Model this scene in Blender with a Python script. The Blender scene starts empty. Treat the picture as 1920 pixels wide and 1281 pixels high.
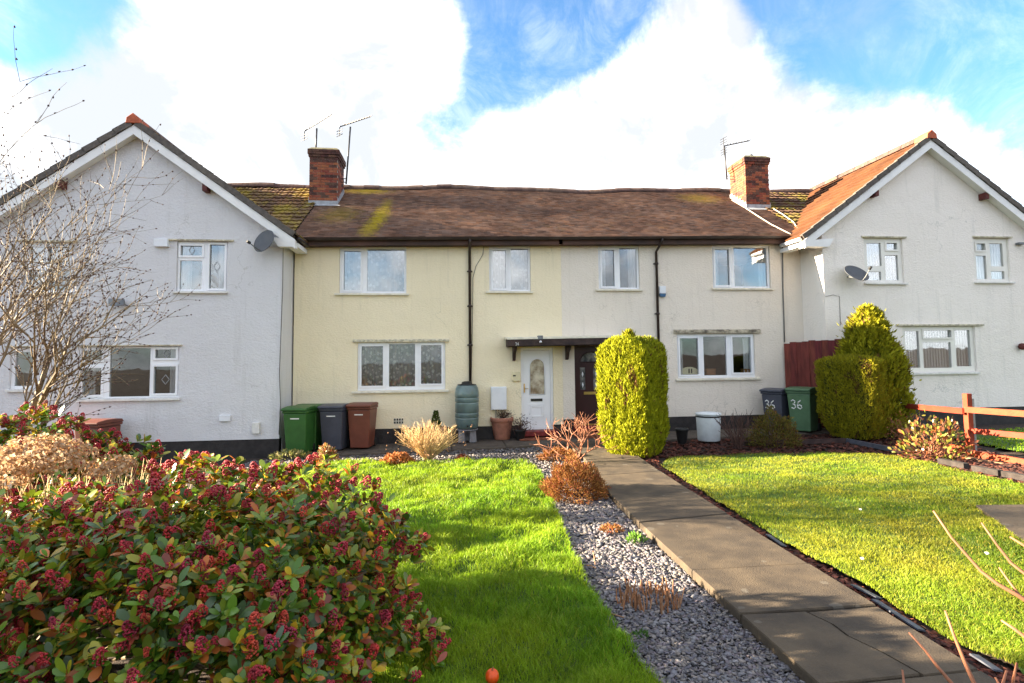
import bpy, math, random
import numpy as np
from mathutils import Vector, Matrix

random.seed(11)
rng = np.random.default_rng(11)
scene = bpy.context.scene
COL = scene.collection
R = math.radians

# ------------------------------------------------------------------ camera
FPX, YAW, TILT, ROLL, EYE = 1020.0, R(6.6), R(3.6), R(0.6), 2.08
PPY = 672.0 - FPX * math.tan(TILT)
SLOPE = 0.016                                   # the whole site rises gently towards the right
cF = Vector((math.sin(YAW) * math.cos(TILT), math.cos(YAW) * math.cos(TILT), math.sin(TILT)))
cR0 = Vector((math.cos(YAW), -math.sin(YAW), 0))
cU0 = cR0.cross(cF)
cR = math.cos(ROLL) * cR0 - math.sin(ROLL) * cU0
cU = math.sin(ROLL) * cR0 + math.cos(ROLL) * cU0
CAM = Vector((0, 0, EYE))
cam_data = bpy.data.cameras.new('camera')
cam = bpy.data.objects.new('camera', cam_data)
COL.objects.link(cam)
cam.matrix_world = Matrix(((cR.x, cU.x, -cF.x, 0), (cR.y, cU.y, -cF.y, 0), (cR.z, cU.z, -cF.z, EYE), (0, 0, 0, 1)))
cam_data.sensor_width = 36
cam_data.lens = 36 * FPX / 1920
cam_data.shift_y = (PPY - 640.5) / 1920
cam_data.clip_start = 0.05
cam_data.clip_end = 3000
scene.camera = cam


def ray(x, y):
    return cF + cR * ((x - 960) / FPX) + cU * ((PPY - y) / FPX)


def P(x, y, Y):                                 # survey point on the upright plane at depth Y
    d = ray(x, y)
    return CAM + d * (Y / d.y)


def gz(x):
    return SLOPE * x


def G(x, y, h=0.0):                             # survey point on the ground (h above it)
    d = ray(x, y)
    t = (h - EYE) / (d.z - SLOPE * d.x)
    return CAM + d * t


# ------------------------------------------------------------------ light
SUN_EL, SUN_BACK = R(16.0), R(5.5)
sun_dir = Vector((-math.cos(SUN_BACK) * math.cos(SUN_EL), math.sin(SUN_BACK) * math.cos(SUN_EL), math.sin(SUN_EL)))
sd = bpy.data.lights.new('sun', 'SUN')
sd.energy = 4.1
sd.angle = R(0.55)
sd.color = (1.0, 0.83, 0.60)
sun = bpy.data.objects.new('sun', sd)
COL.objects.link(sun)
sun.rotation_euler = sun_dir.to_track_quat('Z', 'Y').to_euler()

world = bpy.data.worlds.new('World')
scene.world = world
world.use_nodes = True
wt = world.node_tree
wt.nodes.clear()


class NT:                                       # tiny node helper
    def __init__(self, tree):
        self.t = tree

    def n(self, kind, **kw):
        nd = self.t.nodes.new(kind)
        for k, v in kw.items():
            if k == 'ins':
                for i, val in v.items():
                    if hasattr(val, 'links') or isinstance(val, bpy.types.NodeSocket):
                        self.t.links.new(val, nd.inputs[i])
                    else:
                        nd.inputs[i].default_value = val
            else:
                setattr(nd, k, v)
        return nd

    def math(self, op, a, b=0.0, c=0.0, clamp=False):
        return self.n('ShaderNodeMath', operation=op, use_clamp=clamp, ins={0: a, 1: b, 2: c}).outputs[0]

    def ramp(self, fac, a, b, lo=0.0, hi=1.0):
        return self.n('ShaderNodeMapRange', interpolation_type='SMOOTHSTEP',
                      ins={0: fac, 1: a, 2: b, 3: lo, 4: hi}).outputs[0]

    def mix(self, fac, a, b, mode='MIX'):
        nd = self.n('ShaderNodeMix', data_type='RGBA', blend_type=mode, ins={0: fac, 6: a, 7: b})
        return nd.outputs[2]

    def noise(self, vec, scale, detail=4.0, rough=0.55, dist=0.0):
        return self.n('ShaderNodeTexNoise', ins={'Vector': vec, 'Scale': scale, 'Detail': detail,
                                                 'Roughness': rough, 'Distortion': dist}).outputs[0]


W = NT(wt)
sky = W.n('ShaderNodeTexSky', sky_type='NISHITA', sun_disc=False)
sky.sun_elevation = SUN_EL
sky.sun_rotation = math.atan2(sun_dir.x, sun_dir.y) % (2 * math.pi)
sky.air_density = 1.0
sky.dust_density = 0.6
sky.ozone_density = 1.5
tc = W.n('ShaderNodeTexCoord').outputs['Generated']
nb = W.noise(tc, 3.4, 12.0, 0.66, 0.5)          # billowing cloud field over the whole sky
ns = W.noise(tc, 13.0, 10.0, 0.66, 0.3)
val = W.math('ADD', W.math('MULTIPLY', W.math('SUBTRACT', nb, 0.5), 3.4), W.math('MULTIPLY', W.math('SUBTRACT', ns, 0.5), 1.5))
val = W.math('ADD', val, 0.40)
# openings of blue and banks of cloud, as directions in the sky
for (px, py, size, amt) in [(20, 20, 5, -1.6), (110, -60, 7, -1.4), (820, 240, 3.6, -1.3), (920, 140, 4.2, -1.3), (830, 60, 3.5, 1.0), (1030, 50, 6.5, -1.9),
                            (960, -60, 7, -1.3), (1160, 20, 4, -0.9), (1560, 0, 6.5, -1.8), (1720, 40, 6.5, -1.7), (1880, 60, 5, -1.5), (1900, 240, 3, -0.7),
                            (1480, -70, 6, -1.3), (500, 130, 13, 1.0), (300, 280, 12, 1.0), (1300, 230, 11, 1.1), (1120, 300, 9, 0.9), (1330, 60, 3.2, 1.2),
                            (1640, 260, 9, 0.8), (700, 330, 7, 0.7)]:
    d = ray(px, py).normalized()
    dt = W.n('ShaderNodeVectorMath', operation='DOT_PRODUCT', ins={0: tc, 1: d}).outputs['Value']
    k = 1.0 / (1 - math.cos(R(size)))
    g = W.math('EXPONENT', W.math('MULTIPLY', W.math('SUBTRACT', dt, 1.0), k))
    val = W.math('MULTIPLY_ADD', g, amt, val)
mask = W.ramp(val, -0.55, 0.95)
wisp = W.math('MULTIPLY', W.ramp(W.noise(tc, 7.0, 8.0, 0.7, 1.0), 0.35, 0.75), 0.24)
mask = W.math('MAXIMUM', mask, wisp)
shade = W.ramp(W.noise(tc, 4.6, 10.0, 0.62, 0.3), 0.40, 0.60)
SKY_STR = 0.05
ccol = W.mix(shade, (1.80, 1.88, 2.0, 1), (4.6, 4.52, 4.5, 1))
skyc = W.mix(1.0, sky.outputs[0], (0.46, 0.68, 0.84, 1), 'MULTIPLY')
wcol = W.mix(W.math('MULTIPLY', mask, 0.98), skyc, ccol)
bg = W.n('ShaderNodeBackground', ins={'Color': wcol, 'Strength': SKY_STR})
wo = W.n('ShaderNodeOutputWorld')
wt.links.new(bg.outputs[0], wo.inputs[0])

scene.view_settings.view_transform = 'Standard'
scene.view_settings.look = 'None'
scene.view_settings.gamma = 1
scene.view_settings.exposure = 3.37
scene.cycles.max_bounces = 8
scene.cycles.transparent_max_bounces = 10
scene.cycles.diffuse_bounces = 3
scene.cycles.glossy_bounces = 3
scene.cycles.caustics_reflective = False
scene.cycles.caustics_refractive = False


# ------------------------------------------------------------------ materials
def srgb(r, g, b):
    f = lambda c: ((c / 255 + 0.055) / 1.055) ** 2.4 if c > 10 else c / 255 / 12.92
    return (f(r), f(g), f(b), 1)


def mk(name, c, rough=0.75, var=0.18, nscale=4.0, bump=0.0, bscale=40.0, metallic=0.0, spec=0.4, tint=False,
       orand=0.0, c2=None, transl=0.0, stretch=None, local=False):
    m = bpy.data.materials.new(name)
    m.use_nodes = True
    t = m.node_tree
    t.nodes.clear()
    N = NT(t)
    if local:
        pos = N.n('ShaderNodeTexCoord').outputs['Object']
    else:
        pos = N.n('ShaderNodeNewGeometry').outputs['Position']
    vec = pos
    if stretch:
        vec = N.n('ShaderNodeMapping', ins={'Vector': pos, 'Scale': stretch}).outputs[0]
    n1 = N.noise(vec, nscale, 5.0)
    fac = N.ramp(n1, 0.3, 0.7)
    if c2 is None:
        lo = tuple(x * (1 - var) for x in c[:3]) + (1,)
        hi = tuple(min(1, x * (1 + var)) for x in c[:3]) + (1,)
    else:
        lo, hi = c, c2
    colr = N.mix(fac, lo, hi)
    if tint:
        at = N.n('ShaderNodeAttribute', attribute_name='tint').outputs['Color']
        colr = N.mix(1.0, colr, at, 'MULTIPLY')
    if orand:
        oi = N.n('ShaderNodeObjectInfo').outputs['Random']
        hv = N.n('ShaderNodeHueSaturation', ins={'Hue': N.math('MULTIPLY_ADD', oi, orand * 0.06, 0.5 - orand * 0.03),
                                                 'Value': N.math('MULTIPLY_ADD', oi, orand, 1 - orand / 2), 'Color': colr})
        colr = hv.outputs[0]
    bs = N.n('ShaderNodeBsdfPrincipled', ins={'Base Color': colr, 'Roughness': rough, 'Metallic': metallic, 'Specular IOR Level': spec})
    if bump:
        bn = N.noise(vec, bscale, 4.0, 0.6)
        b = N.n('ShaderNodeBump', ins={'Strength': bump, 'Distance': 0.02, 'Height': bn})
        t.links.new(b.outputs[0], bs.inputs['Normal'])
    out = N.n('ShaderNodeOutputMaterial')
    if transl:
        tr = N.n('ShaderNodeBsdfTranslucent', ins={'Color': colr})
        ms = N.n('ShaderNodeMixShader', ins={0: transl, 1: bs.outputs[0], 2: tr.outputs[0]})
        t.links.new(ms.outputs[0], out.inputs[0])
    else:
        t.links.new(bs.outputs[0], out.inputs[0])
    m['bsdf'] = bs.name
    return m


def wall_mat(name, c, dirt, bump=0.42, patch=None):
    m = bpy.data.materials.new(name)
    m.use_nodes = True
    t = m.node_tree
    t.nodes.clear()
    N = NT(t)
    pos = N.n('ShaderNodeNewGeometry').outputs['Position']
    big = N.ramp(N.noise(pos, 0.55, 4.0, 0.6), 0.35, 0.72)
    mp = N.n('ShaderNodeMapping', ins={'Vector': pos, 'Scale': (5.0, 5.0, 0.35)}).outputs[0]
    streak = N.ramp(N.noise(mp, 1.0, 5.0, 0.65), 0.52, 0.8)
    fine = N.ramp(N.noise(pos, 38.0, 4.0, 0.6), 0.25, 0.75)
    d = tuple(dirt) + (1,)
    colr = N.mix(N.math('MULTIPLY', big, 0.35), c, tuple(x * k for x, k in zip(c[:3], (0.90, 0.89, 0.86))) + (1,))
    colr = N.mix(N.math('MULTIPLY', streak, 0.42), colr, d)
    colr = N.mix(N.math('MULTIPLY', fine, 0.14), colr, d)
    # hairline cracks
    vo = N.n('ShaderNodeTexVoronoi', feature='DISTANCE_TO_EDGE', ins={'Vector': N.n('ShaderNodeVectorMath', operation='ADD', ins={
        0: pos, 1: N.n('ShaderNodeTexNoise', ins={'Vector': pos, 'Scale': 2.5, 'Detail': 4.0}).outputs[1]}).outputs[0], 'Scale': 0.5})
    crack = N.math('MULTIPLY', N.ramp(vo.outputs[0], 0.0, 0.008, 1.0, 0.0), N.ramp(N.noise(pos, 0.8, 2.0), 0.54, 0.64))
    colr = N.mix(N.math('MULTIPLY', crack, 0.6), colr, d)
    bs = N.n('ShaderNodeBsdfPrincipled', ins={'Base Color': colr, 'Roughness': 0.85, 'Specular IOR Level': 0.25})
    mp2 = N.n('ShaderNodeMapping', ins={'Vector': pos, 'Scale': (1.0, 1.0, 1.7)}).outputs[0]
    h = N.math('ADD', N.math('MULTIPLY', N.noise(mp2, 17.0, 4.0, 0.62), 1.6), N.math('MULTIPLY', N.noise(pos, 2.0, 3.0), 3.0))
    h = N.math('ADD', h, N.math('MULTIPLY', N.noise(mp2, 45.0, 3.0, 0.6), 0.5))
    b = N.n('ShaderNodeBump', ins={'Strength': bump, 'Distance': 0.028, 'Height': h})
    t.links.new(b.outputs[0], bs.inputs['Normal'])
    out = N.n('ShaderNodeOutputMaterial')
    t.links.new(bs.outputs[0], out.inputs[0])
    return m


def roof_mat(name, c_lo, c_hi, moss, moss_amt, spots=(), tint=False, orand=0.0, rough=0.9):
    m = bpy.data.materials.new(name)
    m.use_nodes = True
    t = m.node_tree
    t.nodes.clear()
    N = NT(t)
    pos = N.n('ShaderNodeNewGeometry').outputs['Position']
    colr = N.mix(N.ramp(N.noise(pos, 1.3, 6.0, 0.65), 0.3, 0.7), c_lo, c_hi)
    if tint:
        at = N.n('ShaderNodeAttribute', attribute_name='tint').outputs['Color']
        colr = N.mix(1.0, colr, at, 'MULTIPLY')
    if orand:
        oi = N.n('ShaderNodeObjectInfo').outputs['Random']
        colr = N.n('ShaderNodeHueSaturation', ins={'Value': N.math('MULTIPLY_ADD', oi, orand, 1 - orand / 2), 'Color': colr}).outputs[0]
    spk = N.ramp(N.noise(pos, 30.0, 3.0, 0.7), 0.66, 0.74)
    colr = N.mix(N.math('MULTIPLY', spk, 0.5), colr, (0.04, 0.03, 0.025, 1))
    mo = N.math('MULTIPLY', N.ramp(N.noise(pos, 1.7, 6.0, 0.7), 0.62 - moss_amt * 0.35, 0.74 - moss_amt * 0.2), moss_amt)
    colr = N.mix(mo, colr, moss)
    for (p, rad, amt) in spots:                 # lichen colonies
        off = N.n('ShaderNodeVectorMath', operation='SUBTRACT', ins={0: pos, 1: p}).outputs[0]
        off = N.n('ShaderNodeVectorMath', operation='DIVIDE', ins={0: off, 1: rad}).outputs[0]
        ln = N.n('ShaderNodeVectorMath', operation='LENGTH', ins={0: off}).outputs['Value']
        ln = N.math('ADD', ln, N.math('MULTIPLY', N.math('SUBTRACT', N.noise(pos, 9.0, 6.0, 0.75), 0.5), 2.4))
        colr = N.mix(N.math('MULTIPLY', N.ramp(ln, 0.15, 1.15, 1.0, 0.0), amt), colr, moss)
    bs = N.n('ShaderNodeBsdfPrincipled', ins={'Base Color': colr, 'Roughness': rough, 'Specular IOR Level': 0.2})
    b = N.n('ShaderNodeBump', ins={'Strength': 0.4, 'Distance': 0.01, 'Height': N.noise(pos, 40.0, 4.0)})
    t.links.new(b.outputs[0], bs.inputs['Normal'])
    out = N.n('ShaderNodeOutputMaterial')
    t.links.new(bs.outputs[0], out.inputs[0])
    return m


def glass_mat(name, refl=0.3, tint=(0.96, 0.98, 0.98, 1)):
    m = bpy.data.materials.new(name)
    m.use_nodes = True
    t = m.node_tree
    t.nodes.clear()
    N = NT(t)
    pos = N.n('ShaderNodeNewGeometry').outputs['Position']
    bmp = N.n('ShaderNodeBump', ins={'Strength': 0.06, 'Distance': 0.02, 'Height': N.noise(pos, 1.6, 2.0)})
    gl = N.n('ShaderNodeBsdfGlossy', ins={'Color': (0.95, 0.97, 1, 1), 'Roughness': 0.01, 'Normal': bmp.outputs[0]})
    tr = N.n('ShaderNodeBsdfTransparent', ins={'Color': tint})
    lw = N.n('ShaderNodeLayerWeight', ins={0: 0.35}).outputs['Fresnel']
    fac = N.math('MULTIPLY_ADD', lw, 0.6, refl, clamp=True)
    ms = N.n('ShaderNodeMixShader', ins={0: fac, 1: tr.outputs[0], 2: gl.outputs[0]})
    out = N.n('ShaderNodeOutputMaterial')
    t.links.new(ms.outputs[0], out.inputs[0])
    return m


def lace_mat(name, c, dark, scale, amount, folds=0.0):
    m = bpy.data.materials.new(name)
    m.use_nodes = True
    t = m.node_tree
    t.nodes.clear()
    N = NT(t)
    pos = N.n('ShaderNodeNewGeometry').outputs['Position']
    v = N.n('ShaderNodeTexVoronoi', ins={'Vector': pos, 'Scale': scale})
    pat = N.math('ADD', N.ramp(v.outputs[0], 0.25, 0.55), N.math('MULTIPLY', N.ramp(N.noise(pos, scale * 1.7, 3.0), 0.42, 0.6), 0.6), clamp=True)
    colr = N.mix(N.math('MULTIPLY', pat, amount), c, dark)
    df = N.n('ShaderNodeBsdfDiffuse', ins={'Color': colr})
    tl = N.n('ShaderNodeBsdfTranslucent', ins={'Color': colr})
    ms = N.n('ShaderNodeMixShader', ins={0: 0.3, 1: df.outputs[0], 2: tl.outputs[0]})
    tr = N.n('ShaderNodeBsdfTransparent')
    ms2 = N.n('ShaderNodeMixShader', ins={0: N.math('MULTIPLY', pat, amount * 0.5), 1: ms.outputs[0], 2: tr.outputs[0]})
    out = N.n('ShaderNodeOutputMaterial')
    t.links.new(ms2.outputs[0], out.inputs[0])
    return m


M = {}
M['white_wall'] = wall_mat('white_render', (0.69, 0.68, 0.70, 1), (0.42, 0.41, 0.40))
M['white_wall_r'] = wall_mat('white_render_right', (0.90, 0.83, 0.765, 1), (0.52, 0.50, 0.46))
M['cream_wall'] = wall_mat('cream_render', (0.89, 0.775, 0.555, 1), (0.54, 0.48, 0.33), 0.4)
M['pale_wall'] = wall_mat('off_white_render', (0.82, 0.735, 0.635, 1), (0.50, 0.44, 0.37), 0.5)
M['plinth'] = mk('black_plinth', (0.022, 0.018, 0.018, 1), 0.6, 0.4, 6, 0.4, 30)
M['upvc'] = mk('white_upvc', (0.82, 0.82, 0.84, 1), 0.3, 0.03, 3)
M['cream_upvc'] = mk('cream_frame', (0.78, 0.75, 0.69, 1), 0.35, 0.04, 3)
M['sill'] = mk('painted_sill', (0.72, 0.67, 0.55, 1), 0.6, 0.12, 8, 0.3, 60)
M['sill_white'] = mk('painted_sill_white', (0.72, 0.70, 0.66, 1), 0.6, 0.1, 8, 0.3, 60)
M['hood'] = mk('weathered_hood', (0.55, 0.50, 0.38, 1), 0.85, 0.35, 14, 0.5, 60)
M['hood_mould'] = mk('mouldy_lintel', (0.10, 0.085, 0.06, 1), 0.9, 0, 9, 0.6, 60, c2=(0.56, 0.49, 0.37, 1))
M['glass'] = glass_mat('window_glass', 0.13)
M['glass_low'] = glass_mat('window_glass_low', 0.035)
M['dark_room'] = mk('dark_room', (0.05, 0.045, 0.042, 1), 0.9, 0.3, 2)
M['lace'] = lace_mat('lace_curtain', (0.84, 0.85, 0.88, 1), (0.30, 0.33, 0.38, 1), 8, 0.32)
M['lace_dim'] = lace_mat('lace_curtain_grey', (0.62, 0.62, 0.58, 1), (0.16, 0.17, 0.17, 1), 9, 0.55)
M['curtain'] = lace_mat('white_curtain', (0.72, 0.72, 0.74, 1), (0.5, 0.5, 0.52, 1), 8, 0.1)
M['blind'] = mk('pale_blind', (0.80, 0.72, 0.66, 1), 0.8, 0.06, 3, tint=False)
M['blind_blue'] = mk('grey_blue_blind', (0.42, 0.47, 0.52, 1), 0.8, 0.1, 3)
M['lead'] = mk('lead', (0.32, 0.33, 0.35, 1), 0.6, 0.2, 8, 0.3, 30)
M['gutter'] = mk('brown_gutter', (0.035, 0.022, 0.018, 1), 0.45, 0.4, 3)
M['fascia'] = mk('brown_fascia', (0.035, 0.02, 0.016, 1), 0.7, 0.5, 1.2, c2=(0.10, 0.045, 0.03, 1))
M['wood_dark'] = mk('dark_brown_timber', (0.022, 0.012, 0.012, 1), 0.7, 0.3, 6, 0.5, 40, c2=(0.06, 0.035, 0.03, 1))
M['door_brown'] = mk('brown_door', (0.035, 0.010, 0.012, 1), 0.35, 0.12, 3)
M['frost'] = mk('frosted_door_glass', (0.16, 0.10, 0.05, 1), 0.18, 0.2, 5, 0.25, 60, c2=(0.62, 0.56, 0.43, 1), spec=0.9)
M['brass'] = mk('brass', (0.62, 0.42, 0.13, 1), 0.3, 0.1, 5, metallic=0.8)
M['red_step'] = mk('red_painted_step', (0.20, 0.022, 0.022, 1), 0.55, 0.3, 9, 0.2, 50)
M['tile_step'] = mk('orange_step', (0.18, 0.055, 0.028, 1), 0.75, 0.35, 7, 0.4, 40)
M['black'] = mk('black_plastic', (0.012, 0.012, 0.013, 1), 0.45, 0.2, 6)
M['grey_metal'] = mk('grey_metal', (0.16, 0.17, 0.18, 1), 0.42, 0.2, 6, metallic=0.5)
M['alu'] = mk('aerial_metal', (0.05, 0.05, 0.055, 1), 0.45, 0.2, 6, metallic=0.6)
M['dish'] = mk('satellite_dish_grey', (0.075, 0.08, 0.09, 1), 0.5, 0.12, 5)
M['cable'] = mk('grey_cable', (0.14, 0.13, 0.12, 1), 0.7, 0.2, 6)
M['cable_white'] = mk('white_cable', (0.40, 0.36, 0.30, 1), 0.6, 0.15, 6)
M['box_white'] = mk('white_box', (0.74, 0.75, 0.78, 1), 0.4, 0.05, 4)
M['box_cream'] = mk('cream_box', (0.70, 0.62, 0.40, 1), 0.5, 0.08, 4)
M['blue'] = mk('blue_plastic', (0.05, 0.13, 0.25, 1), 0.4, 0.1, 4)
M['barge'] = mk('white_bargeboard', (0.80, 0.79, 0.78, 1), 0.5, 0.06, 3)
M['purlin'] = mk('red_purlin_end', (0.10, 0.022, 0.018, 1), 0.7, 0.3, 8)
M['verge'] = mk('grey_verge_tile', (0.115, 0.10, 0.088, 1), 0.9, 0.22, 12, 0.4, 60, orand=0.25)
M['ridge_red'] = mk('red_ridge_tile', (0.42, 0.10, 0.045, 1), 0.8, 0.2, 8, 0.3, 60)
M['ridge'] = mk('brown_ridge_tile', (0.10, 0.062, 0.05, 1), 0.9, 0.35, 6, 0.4, 50, orand=0.5)
M['brick'] = mk('chimney_brick', (0.22, 0.058, 0.030, 1), 0.9, 0.3, 9, 0.5, 70, orand=0.4, c2=(0.30, 0.095, 0.05, 1))
M['brick_soot'] = mk('sooty_brick', (0.06, 0.03, 0.024, 1), 0.9, 0.3, 9, 0.5, 70, orand=0.5, c2=(0.13, 0.055, 0.04, 1))
M['mortar'] = mk('mortar', (0.30, 0.25, 0.20, 1), 0.95, 0.25, 12, 0.4, 60)
M['cap'] = mk('mossy_cap', (0.13, 0.12, 0.07, 1), 0.95, 0.4, 9, 0.6, 40)
M['bin_green'] = mk('green_bin', (0.030, 0.105, 0.022, 1), 0.42, 0.12, 5, 0.08, 90)
M['bin_green_pale'] = mk('faded_green_bin', (0.075, 0.145, 0.075, 1), 0.45, 0.12, 5, 0.08, 90)
M['bin_grey'] = mk('grey_bin', (0.052, 0.056, 0.078, 1), 0.42, 0.12, 5, 0.08, 90)
M['bin_brown'] = mk('brown_bin', (0.15, 0.045, 0.028, 1), 0.45, 0.12, 5, 0.08, 90)
M['tyre'] = mk('black_rubber', (0.02, 0.02, 0.02, 1), 0.8, 0.2, 8)
M['paint_white'] = mk('white_paint', (0.78, 0.77, 0.74, 1), 0.7, 0.1, 20)
M['butt'] = mk('water_butt_plastic', (0.14, 0.20, 0.195, 1), 0.28, 0.25, 3, spec=0.6)
M['stand'] = mk('grey_stand', (0.20, 0.19, 0.20, 1), 0.6, 0.2, 6)
M['terracotta'] = mk('terracotta', (0.36, 0.15, 0.10, 1), 0.8, 0.2, 8, 0.2, 50)
M['terracotta_dark'] = mk('brown_terracotta', (0.27, 0.085, 0.045, 1), 0.8, 0.25, 8, 0.2, 50)
M['tub'] = mk('white_tub', (0.62, 0.66, 0.68, 1), 0.45, 0.1, 5)
M['soil'] = mk('soil', (0.020, 0.014, 0.011, 1), 0.95, 0.4, 14, 0.8, 60, c2=(0.055, 0.035, 0.026, 1))
M['bark'] = mk('bark_mulch', (0.055, 0.018, 0.012, 1), 0.9, 0.3, 30, tint=True)
M['gravel_base'] = mk('dark_grit', (0.06, 0.055, 0.055, 1), 0.95, 0.4, 30, 0.8, 80)
M['chip'] = mk('slate_chip', (0.165, 0.155, 0.16, 1), 0.7, 0.15, 20, tint=True)
M['concrete'] = mk('path_concrete', (0.046, 0.034, 0.023, 1), 0.88, 0.3, 3.5, 0.5, 90, c2=(0.094, 0.069, 0.043, 1))
def add_spots(m, c, scale, amt):                        # pale lichen blotches and grit on concrete
    t = m.node_tree
    N = NT(t)
    bs = t.nodes[m['bsdf']]
    src = bs.inputs['Base Color'].links[0].from_socket
    pos = N.n('ShaderNodeNewGeometry').outputs['Position']
    warp = N.n('ShaderNodeVectorMath', operation='MULTIPLY_ADD', ins={0: N.n('ShaderNodeTexNoise', ins={'Vector': pos, 'Scale': 9.0, 'Detail': 4.0}).outputs[1], 1: (0.10, 0.10, 0.0), 2: pos}).outputs[0]
    v = N.n('ShaderNodeTexVoronoi', ins={'Vector': warp, 'Scale': scale, 'Randomness': 1.0})
    rnd = N.n('ShaderNodeSeparateColor', ins={0: v.outputs['Color']}).outputs[0]
    rad = N.math('MULTIPLY', N.ramp(rnd, 0.62, 1.0), 0.30)
    spot = N.math('MULTIPLY', N.math('LESS_THAN', v.outputs['Distance'], rad), amt)
    grit = N.math('MULTIPLY', N.ramp(N.noise(pos, 160.0, 2.0, 0.6), 0.58, 0.72), 0.35)
    dark = N.math('MULTIPLY', N.ramp(N.noise(pos, 1.1, 6.0, 0.7), 0.45, 0.7), 0.55)
    col = N.mix(dark, src, (0.035, 0.028, 0.022, 1))
    col = N.mix(grit, col, c)
    col = N.mix(spot, col, c)
    t.links.new(col, bs.inputs['Base Color'])


add_spots(M['concrete'], (0.15, 0.135, 0.11, 1), 5.5, 0.4)
M['patio'] = mk('damp_patio', (0.055, 0.042, 0.034, 1), 0.8, 0.3, 4, 0.5, 60, c2=(0.10, 0.08, 0.062, 1))
M['slate'] = mk('blue_slate_edging', (0.07, 0.075, 0.095, 1), 0.5, 0.25, 9, 0.3, 30)
M['lawn_base'] = mk('lawn_thatch', (0.045, 0.085, 0.012, 1), 0.95, 0.3, 9, 0.5, 60)
M['grass'] = mk('grass_blade', (0.155, 0.28, 0.024, 1), 0.5, 0.22, 0.9, tint=True, transl=0.35, spec=0.2)
M['leaf'] = mk('leaf', (1, 1, 1, 1), 0.34, 0.12, 12, tint=True, transl=0.22, spec=0.5)
M['leaf_dull'] = mk('leaf_dull', (1, 1, 1, 1), 0.7, 0.12, 9, tint=True, transl=0.25, spec=0.2)
M['petal'] = mk('dry_petal', (1, 1, 1, 1), 0.85, 0.1, 12, tint=True, transl=0.35, spec=0.1)
M['bud'] = mk('red_flower_bud', (0.34, 0.018, 0.022, 1), 0.5, 0.5, 30, orand=0.5)
M['twig'] = mk('bare_twig', (0.12, 0.08, 0.045, 1), 0.7, 0.3, 8, c2=(0.24, 0.18, 0.10, 1))
M['twig_bud'] = mk('dark_bud', (0.075, 0.04, 0.035, 1), 0.8, 0.3, 8)
M['twig_red'] = mk('red_brown_stem', (0.26, 0.105, 0.055, 1), 0.6, 0.25, 10)
M['twig_buff'] = mk('buff_stem', (0.52, 0.38, 0.20, 1), 0.8, 0.25, 10, tint=True)
M['twig_dark'] = mk('dark_stem', (0.07, 0.035, 0.028, 1), 0.8, 0.3, 10)
M['stub'] = mk('brown_stub', (0.28, 0.125, 0.055, 1), 0.7, 0.35, 12)
M['fence_red'] = mk('red_brown_board', (0.13, 0.022, 0.018, 1), 0.8, 0.35, 3, 0.5, 30, orand=0.4, stretch=(6, 6, 0.8))
M['rail'] = mk('orange_red_rail', (0.28, 0.036, 0.011, 1), 0.75, 0.2, 5, 0.35, 30, orand=0.15)
M['post_concrete'] = mk('concrete_post', (0.30, 0.29, 0.27, 1), 0.9, 0.2, 9, 0.3, 50)
M['sleeper'] = mk('grey_sleeper', (0.035, 0.028, 0.025, 1), 0.9, 0.4, 6, 0.5, 30)
M['board_raw'] = mk('raw_timber', (0.30, 0.165, 0.09, 1), 0.85, 0.2, 6, 0.4, 30)
M['pumpkin'] = mk('orange_pumpkin', (0.66, 0.075, 0.008, 1), 0.4, 0.15, 20)
M['card'] = mk('brown_ornament', (0.24, 0.11, 0.045, 1), 0.7, 0.2, 8)


# ------------------------------------------------------------------ mesh helpers
def wloc(o):
    v = Vector((0, 0, 0))
    while o is not None:
        v += o.location
        o = o.parent
    return v


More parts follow.
